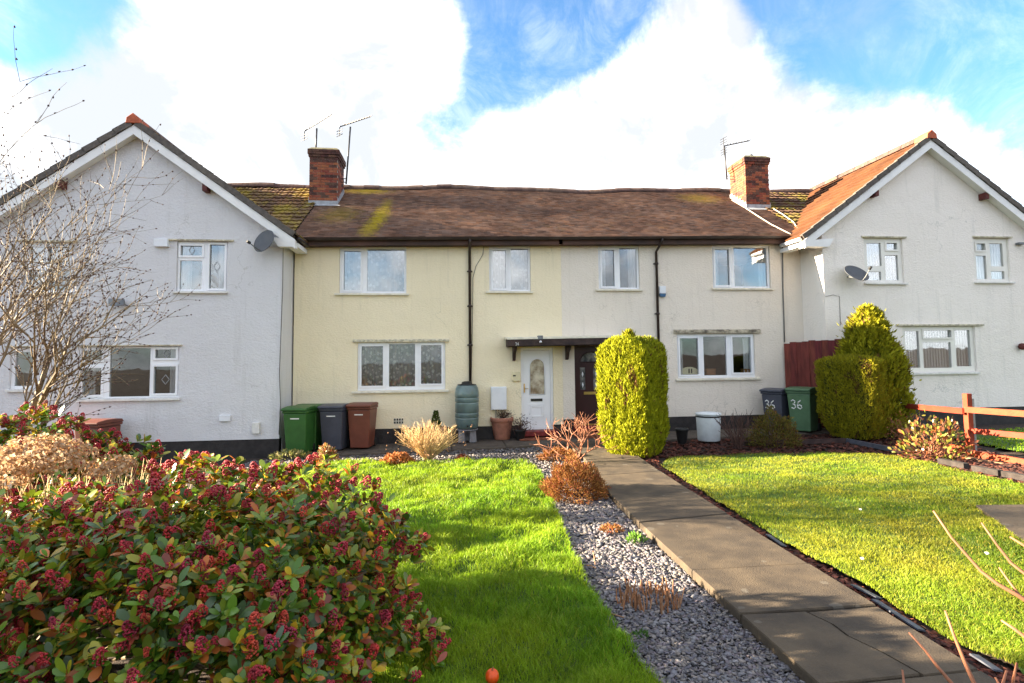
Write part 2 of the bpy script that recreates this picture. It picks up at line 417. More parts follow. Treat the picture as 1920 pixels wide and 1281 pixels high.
class MB:
    def __init__(self):
        self.v, self.f = [], []

    def add(self, vs, fs):
        o = len(self.v)
        self.v += [tuple(p) for p in vs]
        self.f += [tuple(i + o for i in q) for q in fs]
        return self

    def box(self, x0, x1, y0, y1, z0, z1, sx=0.0):      # sx: rise of z per metre of x
        vs = [(x, y, z + sx * (x - x0)) for z in (z0, z1) for y in (y0, y1) for x in (x0, x1)]
        return self.add(vs, [(0, 2, 3, 1), (4, 5, 7, 6), (0, 1, 5, 4), (2, 6, 7, 3), (0, 4, 6, 2), (1, 3, 7, 5)])

    def hull(self, lo, hi):                             # two quads (4 points each, same winding seen from above)
        return self.add(list(lo) + list(hi), [(3, 2, 1, 0), (4, 5, 6, 7), (0, 1, 5, 4), (1, 2, 6, 5), (2, 3, 7, 6), (3, 0, 4, 7)])

    def prism(self, poly, off):                         # planar outline extruded by a vector
        n = len(poly)
        off = Vector(off)
        a = [Vector(p) for p in poly]
        vs = a + [p + off for p in a]
        fs = [tuple(range(n)), tuple(reversed(range(n, 2 * n)))]
        fs += [(i, i + n, (i + 1) % n + n, (i + 1) % n) for i in range(n)]
        return self.add(vs, fs)

    def beam(self, a, b, w, h, up=(0, 0, 1)):           # square bar from a to b
        a, b = Vector(a), Vector(b)
        d = (b - a).normalized()
        s = d.cross(Vector(up)).normalized()
        u = s.cross(d)
        c = [(-1, -1), (1, -1), (1, 1), (-1, 1)]
        vs = [p + s * (w / 2 * i) + u * (h / 2 * j) for p in (a, b) for i, j in c]
        return self.add(vs, [(0, 3, 2, 1), (4, 5, 6, 7), (0, 1, 5, 4), (1, 2, 6, 5), (2, 3, 7, 6), (3, 0, 4, 7)])

    def tube(self, pts, rad, n=6):
        pts = [Vector(p) for p in pts]
        if not hasattr(rad, '__len__'):
            rad = [rad] * len(pts)
        vs, fs = [], []
        ref = Vector((0.31, 0.17, 0.93))
        for i, p in enumerate(pts):
            d = (pts[min(i + 1, len(pts) - 1)] - pts[max(i - 1, 0)]).normalized()
            s = d.cross(ref)
            if s.length < 1e-3:
                s = d.cross(Vector((1, 0, 0)))
            s.normalize()
            u = s.cross(d)
            for k in range(n):
                an = 2 * math.pi * k / n
                vs.append(p + (s * math.cos(an) + u * math.sin(an)) * rad[i])
        for i in range(len(pts) - 1):
            for k in range(n):
                a, b = i * n + k, i * n + (k + 1) % n
                fs.append((a, b, b + n, a + n))
        fs.append(tuple(reversed(range(n))))
        fs.append(tuple(range((len(pts) - 1) * n, len(pts) * n)))
        return self.add(vs, fs)

    def lathe(self, cx, cy, prof, n=28, z0=0.0):
        vs, fs = [], []
        for (r, z) in prof:
            for k in range(n):
                an = 2 * math.pi * k / n
                vs.append((cx + r * math.cos(an), cy + r * math.sin(an), z0 + z))
        for i in range(len(prof) - 1):
            for k in range(n):
                a, b = i * n + k, i * n + (k + 1) % n
                fs.append((a, b, b + n, a + n))
        fs.append(tuple(reversed(range(n))))
        fs.append(tuple(range((len(prof) - 1) * n, len(prof) * n)))
        return self.add(vs, fs)

    def plate(self, x0, x1, z0, z1, holes, yf, yb):     # upright plate with rectangular openings
        xs = sorted({x0, x1, *[h[0] for h in holes], *[h[1] for h in holes]})
        zs = sorted({z0, z1, *[h[2] for h in holes], *[h[3] for h in holes]})
        xs = [x for x in xs if x0 - 1e-6 <= x <= x1 + 1e-6]
        zs = [z for z in zs if z0 - 1e-6 <= z <= z1 + 1e-6]
        nx, nz = len(xs) - 1, len(zs) - 1
        S = [[not any(h[0] < (xs[i] + xs[i + 1]) / 2 < h[1] and h[2] < (zs[j] + zs[j + 1]) / 2 < h[3] for h in holes)
              for j in range(nz)] for i in range(nx)]
        sol = lambda i, j: 0 <= i < nx and 0 <= j < nz and S[i][j]
        for i in range(nx):
            for j in range(nz):
                if not S[i][j]:
                    continue
                a, b, c, d = xs[i], xs[i + 1], zs[j], zs[j + 1]
                self.add([(a, yf, c), (b, yf, c), (b, yf, d), (a, yf, d)], [(0, 1, 2, 3)])
                self.add([(a, yb, c), (b, yb, c), (b, yb, d), (a, yb, d)], [(3, 2, 1, 0)])
                if not sol(i - 1, j):
                    self.add([(a, yf, c), (a, yf, d), (a, yb, d), (a, yb, c)], [(0, 1, 2, 3)])
                if not sol(i + 1, j):
                    self.add([(b, yf, c), (b, yb, c), (b, yb, d), (b, yf, d)], [(0, 1, 2, 3)])
                if not sol(i, j - 1):
                    self.add([(a, yf, c), (a, yb, c), (b, yb, c), (b, yf, c)], [(0, 1, 2, 3)])
                if not sol(i, j + 1):
                    self.add([(a, yf, d), (b, yf, d), (b, yb, d), (a, yb, d)], [(0, 1, 2, 3)])
        return self

    def mesh(self, name, mat, smooth=False):
        me = bpy.data.meshes.new(name)
        me.from_pydata(self.v, [], self.f)
        me.materials.append(mat)
        if smooth:
            me.polygons.foreach_set('use_smooth', [True] * len(me.polygons))
        me.update()
        return me

    def build(self, name, mat, parent=None, smooth=False, kind=None, label=None, bevel=0.0):
        if parent is not None:
            o = wloc(parent)
            self.v = [(x - o.x, y - o.y, z - o.z) for x, y, z in self.v]
        ob = bpy.data.objects.new(name, self.mesh(name, mat, smooth))
        COL.objects.link(ob)
        ob.parent = parent
        if kind:
            ob['kind'] = kind
        if label:
            ob['label'] = label
        if bevel:
            bm = ob.modifiers.new('bevel', 'BEVEL')
            bm.width = bevel
            bm.segments = 2
            bm.limit_method = 'ANGLE'
        return ob


def np_obj(name, verts, faces, mat, parent=None, tint=None, kind=None, smooth=False):
    verts = np.asarray(verts, dtype=np.float32)
    if parent is not None:
        o = wloc(parent)
        verts = verts - np.array([o.x, o.y, o.z], dtype=np.float32)
    faces = np.asarray(faces, dtype=np.int32)
    me = bpy.data.meshes.new(name)
    k = faces.shape[1]
    me.vertices.add(len(verts))
    me.vertices.foreach_set('co', verts.ravel())
    me.loops.add(faces.size)
    me.loops.foreach_set('vertex_index', faces.ravel())
    me.polygons.add(len(faces))
    me.polygons.foreach_set('loop_start', np.arange(0, faces.size, k, dtype=np.int32))
    if smooth:
        me.polygons.foreach_set('use_smooth', np.ones(len(faces), dtype=bool))
    me.update(calc_edges=True)
    if tint is not None:
        ca = me.color_attributes.new('tint', 'FLOAT_COLOR', 'POINT')
        tt = np.ones((len(verts), 4), dtype=np.float32)
        tt[:, :3] = tint
        ca.data.foreach_set('color', tt.ravel())
    me.materials.append(mat)
    ob = bpy.data.objects.new(name, me)
    COL.objects.link(ob)
    ob.parent = parent
    if kind:
        ob['kind'] = kind
    return ob


def thing(name, label, cat, loc=(0, 0, 0), rz=0.0, group=None):
    o = bpy.data.objects.new(name, None)
    o.empty_display_size = 0.1
    COL.objects.link(o)
    o.location = loc
    o.rotation_euler = (0, 0, rz)
    o['label'] = label
    o['category'] = cat
    if group:
        o['group'] = group
    return o


def tag(o, label, cat, group=None):
    o['label'] = label
    o['category'] = cat
    if group:
        o['group'] = group
    return o


def inst(name, me, parent, mat4):                       # a piece sharing mesh data, placed in world terms
    o = bpy.data.objects.new(name, me)
    COL.objects.link(o)
    o.parent = parent
    if parent is not None:
        mat4 = Matrix.Translation(-wloc(parent)) @ mat4
    o.matrix_basis = mat4
    return o


def frame_mat(origin, ax, ay, az, s=(1, 1, 1)):
    ax, ay, az = Vector(ax) * s[0], Vector(ay) * s[1], Vector(az) * s[2]
    return Matrix(((ax.x, ay.x, az.x, origin[0]), (ax.y, ay.y, az.y, origin[1]), (ax.z, ay.z, az.z, origin[2]), (0, 0, 0, 1)))


def copy_tree(o, parent=None):
    c = o.copy()
    COL.objects.link(c)
    c.parent = parent
    for ch in list(o.children):
        copy_tree(ch, c)
    return c


def vnoise(x, y, scale, seed=0):                        # smooth value noise in numpy
    r = np.random.default_rng(seed)
    tab = r.random((256, 256))
    u, v = x * scale + 57.3, y * scale + 91.7
    i, j = np.floor(u).astype(int), np.floor(v).astype(int)
    fu, fv = u - i, v - j
    fu, fv = fu * fu * (3 - 2 * fu), fv * fv * (3 - 2 * fv)
    a, b = tab[i % 256, j % 256], tab[(i + 1) % 256, j % 256]
    c, d = tab[i % 256, (j + 1) % 256], tab[(i + 1) % 256, (j + 1) % 256]
    return (a * (1 - fu) + b * fu) * (1 - fv) + (c * (1 - fu) + d * fu) * fv


def inside(poly, x, y):
    res = np.zeros(len(x), dtype=bool)
    n = len(poly)
    for i in range(n):
        x0, y0 = poly[i][:2]
        x1, y1 = poly[(i + 1) % n][:2]
        if y0 == y1:
            continue
        c = ((y0 > y) != (y1 > y)) & (x < (x1 - x0) * (y - y0) / (y1 - y0) + x0)
        res ^= c
    return res


def unit(a):
    return a / np.maximum(np.linalg.norm(a, axis=1, keepdims=True), 1e-9)


# ------------------------------------------------------------------ ground
def sheet(name, poly, h, mat, thick=0.0, kind='structure', label=None):
    mb = MB()
    pts = [(p[0], p[1], gz(p[0]) + h) for p in poly]
    if thick:
        area = sum(pts[i][0] * pts[(i + 1) % len(pts)][1] - pts[(i + 1) % len(pts)][0] * pts[i][1] for i in range(len(pts)))
        if area < 0:
            pts.reverse()
        mb.prism(list(reversed(pts)), (0, 0, -thick))
        mb.f = [tuple(reversed(f)) for f in mb.f]
    else:
        mb.add(pts, [tuple(range(len(pts)))])
    o = mb.build(name, mat)
    o['kind'] = kind
    return o


sheet('ground', [(-400, -400), (400, -400), (400, 600), (-400, 600)], -0.06, M['soil'])

g2 = lambda x, y, h=0.0: tuple(G(x, y, h))[:2]
LAWN_L = [(-3.2, 11.55), g2(650, 868), g2(760, 869), g2(890, 866), g2(985, 866), g2(1008, 876), g2(1022, 905), g2(1040, 950), g2(1060, 1000),
          g2(1080, 1050), g2(1105, 1100), g2(1145, 1165), g2(1200, 1235), g2(1245, 1285), (1.45, 2.4), (-1.2, 2.2), (-1.6, 5.2), (-3.0, 6.2)]
PATH_L = [(2.22, 1.2), (2.22, 3.58), (2.24, 5.0), (2.27, 6.5), (2.32, 7.85), (2.52, 9.6), (2.72, 11.2), (2.62, 12.9)]
PATH_R = [(3.18, 1.2), (3.30, 3.3), (3.38, 5.0), (3.46, 6.6), (3.55, 8.2), (3.66, 9.8), (3.78, 11.2), (4.3, 12.9)]
LAWN_R = [g2(1238, 872), g2(1255, 858), g2(1400, 852), g2(1560, 850), g2(1650, 851), g2(1740, 868), g2(1800, 882), g2(1860, 894), g2(1930, 912),
          (9.3, 6.0), (8.0, 3.0), (5.0, 1.8), g2(1925, 1262), g2(1810, 1213), g2(1720, 1163), g2(1612, 1092), g2(1497, 1032), g2(1360, 951), g2(1290, 905)]
PATCH = [g2(1830, 947, 0.03), g2(1925, 946, 0.03), (9.8, 6.6), (8.6, 4.6), g2(1925, 1018, 0.03)]


def lawn(name, poly, seed, bump, height, dens, wide, tint_fn, skip=None, step=0.09):
    xs = [p[0] for p in poly]
    ys = [p[1] for p in poly]
    hfun = lambda x, y: bump * (vnoise(x, y, 2.3, seed) - 0.35) + bump * 0.7 * (vnoise(x, y, 5.5, seed + 1) - 0.5)
    nx, ny = int((max(xs) - min(xs)) / step) + 2, int((max(ys) - min(ys)) / step) + 2
    gx, gy = np.meshgrid(min(xs) + np.arange(nx) * step, min(ys) + np.arange(ny) * step, indexing='ij')
    inn = inside(poly, gx.ravel(), gy.ravel()).reshape(nx, ny)
    gzv = SLOPE * gx + hfun(gx, gy) - 0.005 - 0.10 * (~inn)
    V = np.stack([gx, gy, gzv], -1).reshape(-1, 3)
    idx = np.arange(nx * ny).reshape(nx, ny)
    q = np.stack([idx[:-1, :-1], idx[1:, :-1], idx[1:, 1:], idx[:-1, 1:]], -1).reshape(-1, 4)
    keep = (inn[:-1, :-1].astype(int) + inn[1:, :-1] + inn[1:, 1:] + inn[:-1, 1:]).reshape(-1) >= 3
    o = np_obj(name, V, q[keep], M['lawn_base'], smooth=True)
    o['kind'] = 'structure'
    # blades, denser where the camera is near
    N0 = int(dens * 16 * (max(xs) - min(xs)) * (1 / max(min(ys), 2.2) - 1 / max(ys)))
    u = rng.random(N0)
    a, b = 1 / max(min(ys), 2.2), 1 / max(ys)
    by = 1 / (a + (b - a) * u)
    bx = min(xs) + rng.random(N0) * (max(xs) - min(xs))
    ok = inside(poly, bx, by)
    if skip is not None:
        ok &= ~inside(skip, bx, by)
    bx, by = bx[ok], by[ok]
    n = len(bx)
    dist = np.hypot(bx, by)
    tuft = vnoise(bx, by, 7.0, seed + 3)
    hh = height * (0.55 + 0.75 * rng.random(n)) * (0.6 + 0.8 * tuft)
    ww = wide * (dist / 4.0) ** 0.8 * (0.7 + 0.6 * rng.random(n))
    base = np.stack([bx, by, SLOPE * bx + hfun(bx, by) - 0.006], 1)
    an = rng.random(n) * 2 * np.pi
    side = np.stack([np.cos(an), np.sin(an), np.zeros(n)], 1)
    ln = rng.random(n) * 2 * np.pi
    lean = np.stack([np.cos(ln), np.sin(ln), np.zeros(n)], 1) * (hh * (0.25 + 0.9 * rng.random(n)))[:, None]
    up = np.array([0, 0, 1.0])
    mid = base + lean * 0.35 + up * (hh * 0.6)[:, None]
    tip = base + lean + up * hh[:, None]
    w = side * ww[:, None] / 2
    V = np.stack([base - w, base + w, mid + w * 0.8, mid - w * 0.8, tip], 1).reshape(-1, 3)
    i = np.arange(n) * 5
    F = np.concatenate([np.stack([i, i + 1, i + 2], 1), np.stack([i, i + 2, i + 3], 1), np.stack([i + 3, i + 2, i + 4], 1)])
    t = np.repeat(tint_fn(bx, by, n), 5, axis=0)
    g = np_obj(name + '_grass', V, F, M['grass'], tint=t, kind='stuff')
    return o, g


def tint_left(x, y, n):
    k = vnoise(x, y, 1.6, 5)[:, None]
    y_ = (rng.random(n) < 0.06)[:, None]
    t = np.array([0.95, 1.05, 0.5]) * (1 - k) + np.array([1.6, 1.22, 0.6]) * k
    t = np.where(y_, np.array([2.2, 1.3, 1.6]), t)
    return t * (0.75 + 0.5 * rng.random((n, 1)))


def tint_right(x, y, n):
    k = vnoise(x, y, 1.9, 8)[:, None]
    y_ = (rng.random(n) < 0.08)[:, None]
    t = np.array([0.80, 0.80, 0.6]) * (1 - k) + np.array([1.65, 1.0, 1.0]) * k
    k2 = np.clip(vnoise(x, y, 0.7, 9) * 2.2 - 0.8, 0, 1)[:, None]
    t = t * (1 - 0.35 * k2)
    t = np.where(y_, np.array([2.1, 1.1, 2.2]), t)
    return t * np.array([1.15, 1.05, 0.95]) * (0.86 + 0.28 * rng.random((n, 1)))


_, gl = lawn('left_lawn', LAWN_L, 21, 0.10, 0.060, 11000, 0.0045, tint_left)
tag(gl, 'lush bright green grass of the lawn left of the path', 'grass')
_, gr = lawn('right_lawn', LAWN_R, 31, 0.035, 0.030, 13000, 0.0031, tint_right, skip=PATCH)
tag(gr, 'short yellowish green grass of the lawn right of the path', 'grass')
_, gn = lawn('neighbour_lawn', [(11.3, 12.0), (11.15, 10.6), (10.75, 8.8), (10.2, 6.5), (17, 6.5), (17, 12.2)], 41, 0.03, 0.04, 2500, 0.006, tint_left, step=0.2)
tag(gn, 'green grass behind the orange red rail fence', 'grass')

# gravel bed
BED = [(1.0, 1.2), *[(p[0] - 0.0, p[1]) for p in PATH_L], (2.6, 12.62), (-4.3, 12.62), (-4.3, 11.2), (-2.4, 11.45), g2(760, 869), g2(890, 866), g2(985, 866), g2(1008, 876),
       g2(1022, 905), g2(1040, 950), g2(1060, 1000), g2(1080, 1050), g2(1105, 1100), g2(1145, 1165), g2(1200, 1235), g2(1245, 1285), (1.3, 2.4)]
sheet('gravel_bed', BED, -0.045, M['gravel_base'])


def chips(name, poly, n0, size, h, mat, pal, flat=0.35, extra=None):
    xs = [p[0] for p in poly]
    ys = [p[1] for p in poly]
    u = rng.random(n0)
    a, b = 1 / max(min(ys), 2.4), 1 / max(ys)
    y = 1 / (a + (b - a) * u)
    x = min(xs) + rng.random(n0) * (max(xs) - min(xs))
    ok = inside(poly, x, y)
    x, y = x[ok], y[ok]
    n = len(x)
    L = size * (0.5 + 1.1 * rng.random(n) ** 1.6) * np.clip(np.hypot(x, y) / 5.0, 0.85, 1.5)
    wd = L * (0.35 + 0.45 * rng.random(n))
    th = L * flat * (0.35 + 0.6 * rng.random(n))
    an = rng.random(n) * 2 * np.pi
    ti, tj = rng.normal(0, 0.28, n), rng.normal(0, 0.28, n)
    ax = unit(np.stack([np.cos(an), np.sin(an), ti], 1))
    ay = unit(np.stack([-np.sin(an), np.cos(an), tj], 1))
    az = unit(np.cross(ax, ay))
    c = np.stack([x, y, SLOPE * x + h + rng.random(n) * 0.022], 1)
    V = np.zeros((n, 8, 3))
    k = 0
    for sz in (-1, 1):
        for (sx, sy) in ((-1, -1), (1, -1), (1, 1), (-1, 1)):
            jx, jy = 0.75 + 0.5 * rng.random(n), 0.75 + 0.5 * rng.random(n)
            V[:, k] = c + ax * (sx * L / 2 * jx)[:, None] + ay * (sy * wd / 2 * jy)[:, None] + az * (sz * th / 2)[:, None]
            k += 1
    i = np.arange(n)[:, None] * 8
    F = np.concatenate([i + np.array(q) for q in ([3, 2, 1, 0], [4, 5, 6, 7], [0, 1, 5, 4], [1, 2, 6, 5], [2, 3, 7, 6], [3, 0, 4, 7])])
    pal = np.array(pal)
    t = pal[rng.integers(0, len(pal), n)] * (0.6 + 0.7 * rng.random((n, 1)))
    return np_obj(name, V.reshape(-1, 3), F, mat, tint=np.repeat(t, 8, axis=0), kind='stuff')


SL = [(0.88, 0.92, 0.94), (0.7, 0.72, 0.78), (0.85, 0.75, 0.80), (1.1, 1.1, 1.1), (0.95, 0.9, 0.8), (0.6, 0.6, 0.72), (1.25, 1.15, 1.0)]
tag(chips('slate_chippings', BED, 170000, 0.031, -0.034, M['chip'], SL), 'grey and purple slate chippings filling the bed beside the path', 'chippings')
STRIP = [PATH_R[0], *PATH_R, (4.6, 11.9), g2(1238, 872), g2(1290, 905), g2(1360, 951), g2(1497, 1032), g2(1612, 1092), g2(1720, 1163), g2(1810, 1213), g2(1925, 1262), (4.2, 1.4)]
tag(chips('bark_mulch', STRIP, 30000, 0.045, -0.045, M['bark'], [(1, 1, 1), (1.7, 1.3, 1.1), (0.5, 0.5, 0.5), (2.6, 1.9, 1.6), (3.6, 3.4, 3)], 0.2),
    'dark red brown bark mulch along the right edge of the path', 'mulch')
BEDR = [(4.1, 12.7), (4.2, 11.2), g2(1255, 858), g2(1400, 852), g2(1560, 850), g2(1650, 851), g2(1740, 868), g2(1860, 894), g2(1940, 914), (10.3, 8.3), (10.8, 10.4), (11.0, 12.7)]
tag(chips('leaf_litter', BEDR, 14000, 0.055, -0.05, M['bark'], [(1, 1, 1), (1.5, 1.3, 1.2), (0.6, 0.6, 0.6), (2.2, 1.9, 1.7)], 0.2),
    'dark soil and dead leaves in the bed behind the right lawn', 'litter')

# path slabs: each slab a piece of the path
path = bpy.data.objects.new('path', None)
COL.objects.link(path)
path.location = (2.8, 1.5, 0)
path['kind'] = 'structure'


def along(poly, y):
    for (x0, y0), (x1, y1) in zip(poly[:-1], poly[1:]):
        if y0 <= y <= y1:
            return x0 + (x1 - x0) * (y - y0) / (y1 - y0)
    return poly[-1][0]


def slab(parent, pts, top, mat, name='slab'):
    mb = MB()
    p = [(x, y, gz(x) + top) for x, y in pts]
    c = (sum(q[0] for q in p) / len(p), sum(q[1] for q in p) / len(p))
    ins = [(q[0] + (c[0] - q[0]) * 0.012, q[1] + (c[1] - q[1]) * 0.012, q[2]) for q in p]
    low = [(q[0], q[1], q[2] - 0.012) for q in p]
    bot = [(q[0], q[1], q[2] - 0.12) for q in p]
    n = len(p)
    mb.add(ins + low + bot, [tuple(range(n))] + [(i + n, (i + 1) % n + n, (i + 1) % n, i) for i in range(n)] +
           [(i + 2 * n, (i + 1) % n + 2 * n, (i + 1) % n + n, i + n) for i in range(n)])
    return mb.build(name, mat, parent)


TOP = 0.055
joints = [1.3, 2.35, 3.18, (4.10, 4.06), (4.98, 4.93), (6.48, 6.60), 7.75, (9.1, 9.2), 10.5, 11.55, 12.68]
joints = [j if isinstance(j, tuple) else (j, j) for j in joints]
crack = [(2.74, 4.055), (2.80, 3.85), (2.79, 3.68), (2.86, 3.45), (2.90, 3.2)]
for (a0, a1), (b0, b1) in zip(joints[:-1], joints[1:]):
    g = 0.009
    L0, R0, L1, R1 = (along(PATH_L, a0), a0 + g), (along(PATH_R, a1), a1 + g), (along(PATH_L, b0), b0 - g), (along(PATH_R, b1), b1 - g)
    dt = rng.normal(0, 0.004)
    if abs(a0 - 3.18) < 0.01:                           # the broken slab
        cl = [(x - 0.012, y) for x, y in crack]
        cr = [(x + 0.013, y) for x, y in crack]
        slab(path, [L0, (cl[-1][0], a0 + g)] + [c for c in reversed(cl[:-1])] + [L1], TOP + 0.004, M['concrete'])
        slab(path, [(cr[-1][0], a0 + g), R0, R1] + cr[:-1], TOP - 0.004, M['concrete'])
    else:
        slab(path, [L0, R0, R1, L1], TOP + dt, M['concrete'])

pat = bpy.data.objects.new('patio', None)
COL.objects.link(pat)
pat.location = (0, 13.2, 0)
pat['kind'] = 'structure'
xx = -3.75
while xx < 9.6:
    w = 1.22 + rng.random() * 0.1
    slab(pat, [(xx, 12.7), (min(xx + w - 0.012, 9.75), 12.7), (min(xx + w - 0.012, 9.75), 13.985), (xx, 13.985)], 0.012 + rng.normal(0, 0.003), M['patio'])
    xx += w
sheet('neighbour_path', PATCH, 0.03, M['concrete'], 0.08)

# slate edging pieces lying beside the path
SE = [(1600, 1097, 1648, 1122), (1640, 1125, 1728, 1182), (1632, 1143, 1716, 1197), (1826, 1228, 1872, 1258), (1440, 1003, 1470, 1024)]
edg = thing('path_edging', 'broken blue slate strips laid as edging right of the path', 'edging', (3.5, 3.8, gz(3.5)))
for (a, b, c, d) in SE:
    A, B = G(a, b, 0.0), G(c, d, 0.0)
    MB().beam(A, B, 0.06, 0.012, up=(0.2, 0.1, 1)).build('slate_strip', M['slate'], edg)

# ------------------------------------------------------------------ houses
YF, YG, YV = 14.0, 13.1, 12.84                          # terrace front, gable fronts, gable verges


def xz(px, py, Y):
    p = P(px, py, Y)
    return p.x, p.z


def rect(r, Y):                                         # survey rectangle -> x0,x1,z0,z1
    x0 = (P(r[0], r[1], Y).x + P(r[0], r[3], Y).x) / 2
    x1 = (P(r[2], r[1], Y).x + P(r[2], r[3], Y).x) / 2
    xm = (r[0] + r[2]) / 2
    return x0, x1, P(xm, r[3], Y).z, P(xm, r[1], Y).z


def lin(p, q):
    return lambda X: p[1] + (q[1] - p[1]) * (X - p[0]) / (q[0] - p[0])


XL, XM, XR = xz(551, 600, YF)[0], xz(1053, 560, YF)[0], xz(1511, 550, YF)[0]   # party walls of the terrace
YE, YR = 13.70, 17.55                                   # eaves and ridge of the terrace roof
zE = lin(xz(565, 446, YE), xz(1500, 443, YE))
zRd = lin(xz(600, 354, YR), xz(1370, 360, YR))
zPl = lin(xz(553, 813, YF), xz(1315, 780, YF))


def sag(X, Y):                                          # the old roof is not quite straight
    return 0.035 * math.sin(X * 0.9 + 1.0) + 0.02 * math.sin(X * 2.1 + Y * 0.8) - 0.03 * math.sin(X * 0.37 - 0.5)


def roof_pt(X, v, lift=0.0):                            # point on the front slope, v 0 at eaves to 1 at ridge
    Y = YE + (YR - YE) * v
    z = zE(X) + (zRd(X) - zE(X)) * v + sag(X, Y) * (0.25 + 0.75 * v)
    n = Vector((0, -(zRd(X) - zE(X)), YR - YE)).normalized()
    return Vector((X, Y, z)) + n * lift


def roof_z(X, Y):
    return roof_pt(X, (Y - YE) / (YR - YE)).z


houses = {}
houses['left'] = thing('white_gabled_house', 'white rendered gabled house at the left end, behind the bare tree', 'house', (-7.1, YG, gz(-7.1)))
houses['cream'] = thing('terraced_house', 'cream yellow terraced house with the white arched front door', 'house', ((XL + XM) / 2, YF, 0))
houses['pale'] = thing('terraced_house', 'off white terraced house with the dark brown front door', 'house', ((XM + XR) / 2, YF, gz(6)))
houses['right'] = thing('white_gabled_house', 'white rendered gabled house at the right end, behind the rail fence', 'house', (13.0, YG, gz(13)))
openings = {k: [] for k in houses}


def window(hk, Y, r, panes, sill=None, hood=None, frame='upvc', sillm='sill', glass='glass', back=None, diamonds=(), recess=0.05, hoodm='hood'):
    x0, x1, z0, z1 = rect(r, Y)
    openings[hk].append((x0, x1, z0, z1))
    H = houses[hk]
    holes, cas = [], []
    for p in panes:
        a = rect(p[:4], Y)
        holes.append((max(a[0], x0 + 0.03), min(a[1], x1 - 0.03), max(a[2], z0 + 0.03), min(a[3], z1 - 0.03)))
        cas.append(len(p) > 4)
    yf = Y + recess
    fr = MB().plate(x0 + 0.004, x1 - 0.004, z0 + 0.004, z1 - 0.004, holes, yf, yf + 0.07).build('window', M[frame], H)
    for h, c in zip(holes, cas):
        if c:
            e = 0.042
            MB().plate(h[0] - e, h[1] + e, h[2] - e, h[3] + e, [(h[0] + 0.004, h[1] - 0.004, h[2] + 0.004, h[3] - 0.004)], yf - 0.022, yf - 0.001).build('casement', M[frame], fr)
        MB().box(h[0] - 0.01, h[1] + 0.01, yf + 0.03, yf + 0.038, h[2] - 0.01, h[3] + 0.01).build('pane', M[glass], fr)
    for (px, py, w, hgt) in diamonds:
        c = P(px, py, Y)
        a, b = w / 2 * 0.0135, hgt / 2 * 0.0135
        q = [(c.x - a, c.z), (c.x, c.z - b), (c.x + a, c.z), (c.x, c.z + b)]
        mb = MB()
        for i in range(4):
            (ax, az), (bx, bz) = q[i], q[(i + 1) % 4]
            mb.beam((ax, yf + 0.026, az), (bx, yf + 0.026, bz), 0.012, 0.006, up=(0, 1, 0))
        mb.build('lead_diamond', M['lead'], fr)
    if sill:
        s0, s1 = P(sill[0], r[3], Y).x, P(sill[1], r[3], Y).x
        mb = MB().prism([(s0, Y - 0.07, z0 - 0.055), (s0, Y - 0.07, z0 - 0.015), (s0, yf - 0.003, z0 + 0.002), (s0, yf - 0.003, z0 - 0.055)], (s1 - s0, 0, 0))
        mb.build('sill', M[sillm], fr)
    if hood:
        s0, s1 = P(hood[0], r[1], Y).x, P(hood[1], r[1], Y).x
        hz0 = z1 + (hood[3] if len(hood) > 3 else 0.01)
        MB().prism([(s0, Y - 0.055, hz0), (s0, Y - 0.06, hz0 + hood[2] * 0.7), (s0, Y + 0.001, hz0 + hood[2]), (s0, Y + 0.001, hz0)], (s1 - s0, 0, 0)).build('hood', M[hoodm], fr)
    if back:
        mat, kind = back
        yb = Y + 0.175
        if kind == 'folds':
            n = int((x1 - x0) / 0.012)
            xs = np.linspace(x0 - 0.05, x1 + 0.05, n)
            ph = rng.random() * 6
            amp = 0.035 * np.sin(xs * 36 + 1.6 * np.sin(xs * 9 + ph)) + 0.02 * np.sin(xs * 15 + ph)
            V = np.concatenate([np.stack([xs, yb + amp * 0.5, np.full(n, z1 + 0.05)], 1), np.stack([xs, yb + amp, np.full(n, z0 - 0.05)], 1)])
            i = np.arange(n - 1)
            np_obj('curtain', V, np.stack([i + n, i + n + 1, i + 1, i], 1), M[mat], fr, smooth=True)
        elif kind == 'slats':
            x = x0 - 0.02
            while x < x1:
                MB().add([(x, yb, z0 - 0.05), (x + 0.075, yb + 0.03, z0 - 0.05), (x + 0.075, yb + 0.03, z1 + 0.05), (x, yb, z1 + 0.05)], [(0, 1, 2, 3)]).build('blind_slat', M[mat], fr)
                x += 0.082
        elif kind == 'sides':
            for (a, b) in ((x0, x0 + 0.24), (x1 - 0.26, x1)):
                n = 30
                xs = np.linspace(a, b, n)
                amp = 0.03 * np.sin(xs * 60)
                V = np.concatenate([np.stack([xs, yb + amp, np.full(n, z1 + 0.05)], 1), np.stack([xs, yb + amp, np.full(n, z0 - 0.05)], 1)])
                i = np.arange(n - 1)
                np_obj('curtain', V, np.stack([i + n, i + n + 1, i + 1, i], 1), M['curtain'], fr, smooth=True)
    return fr


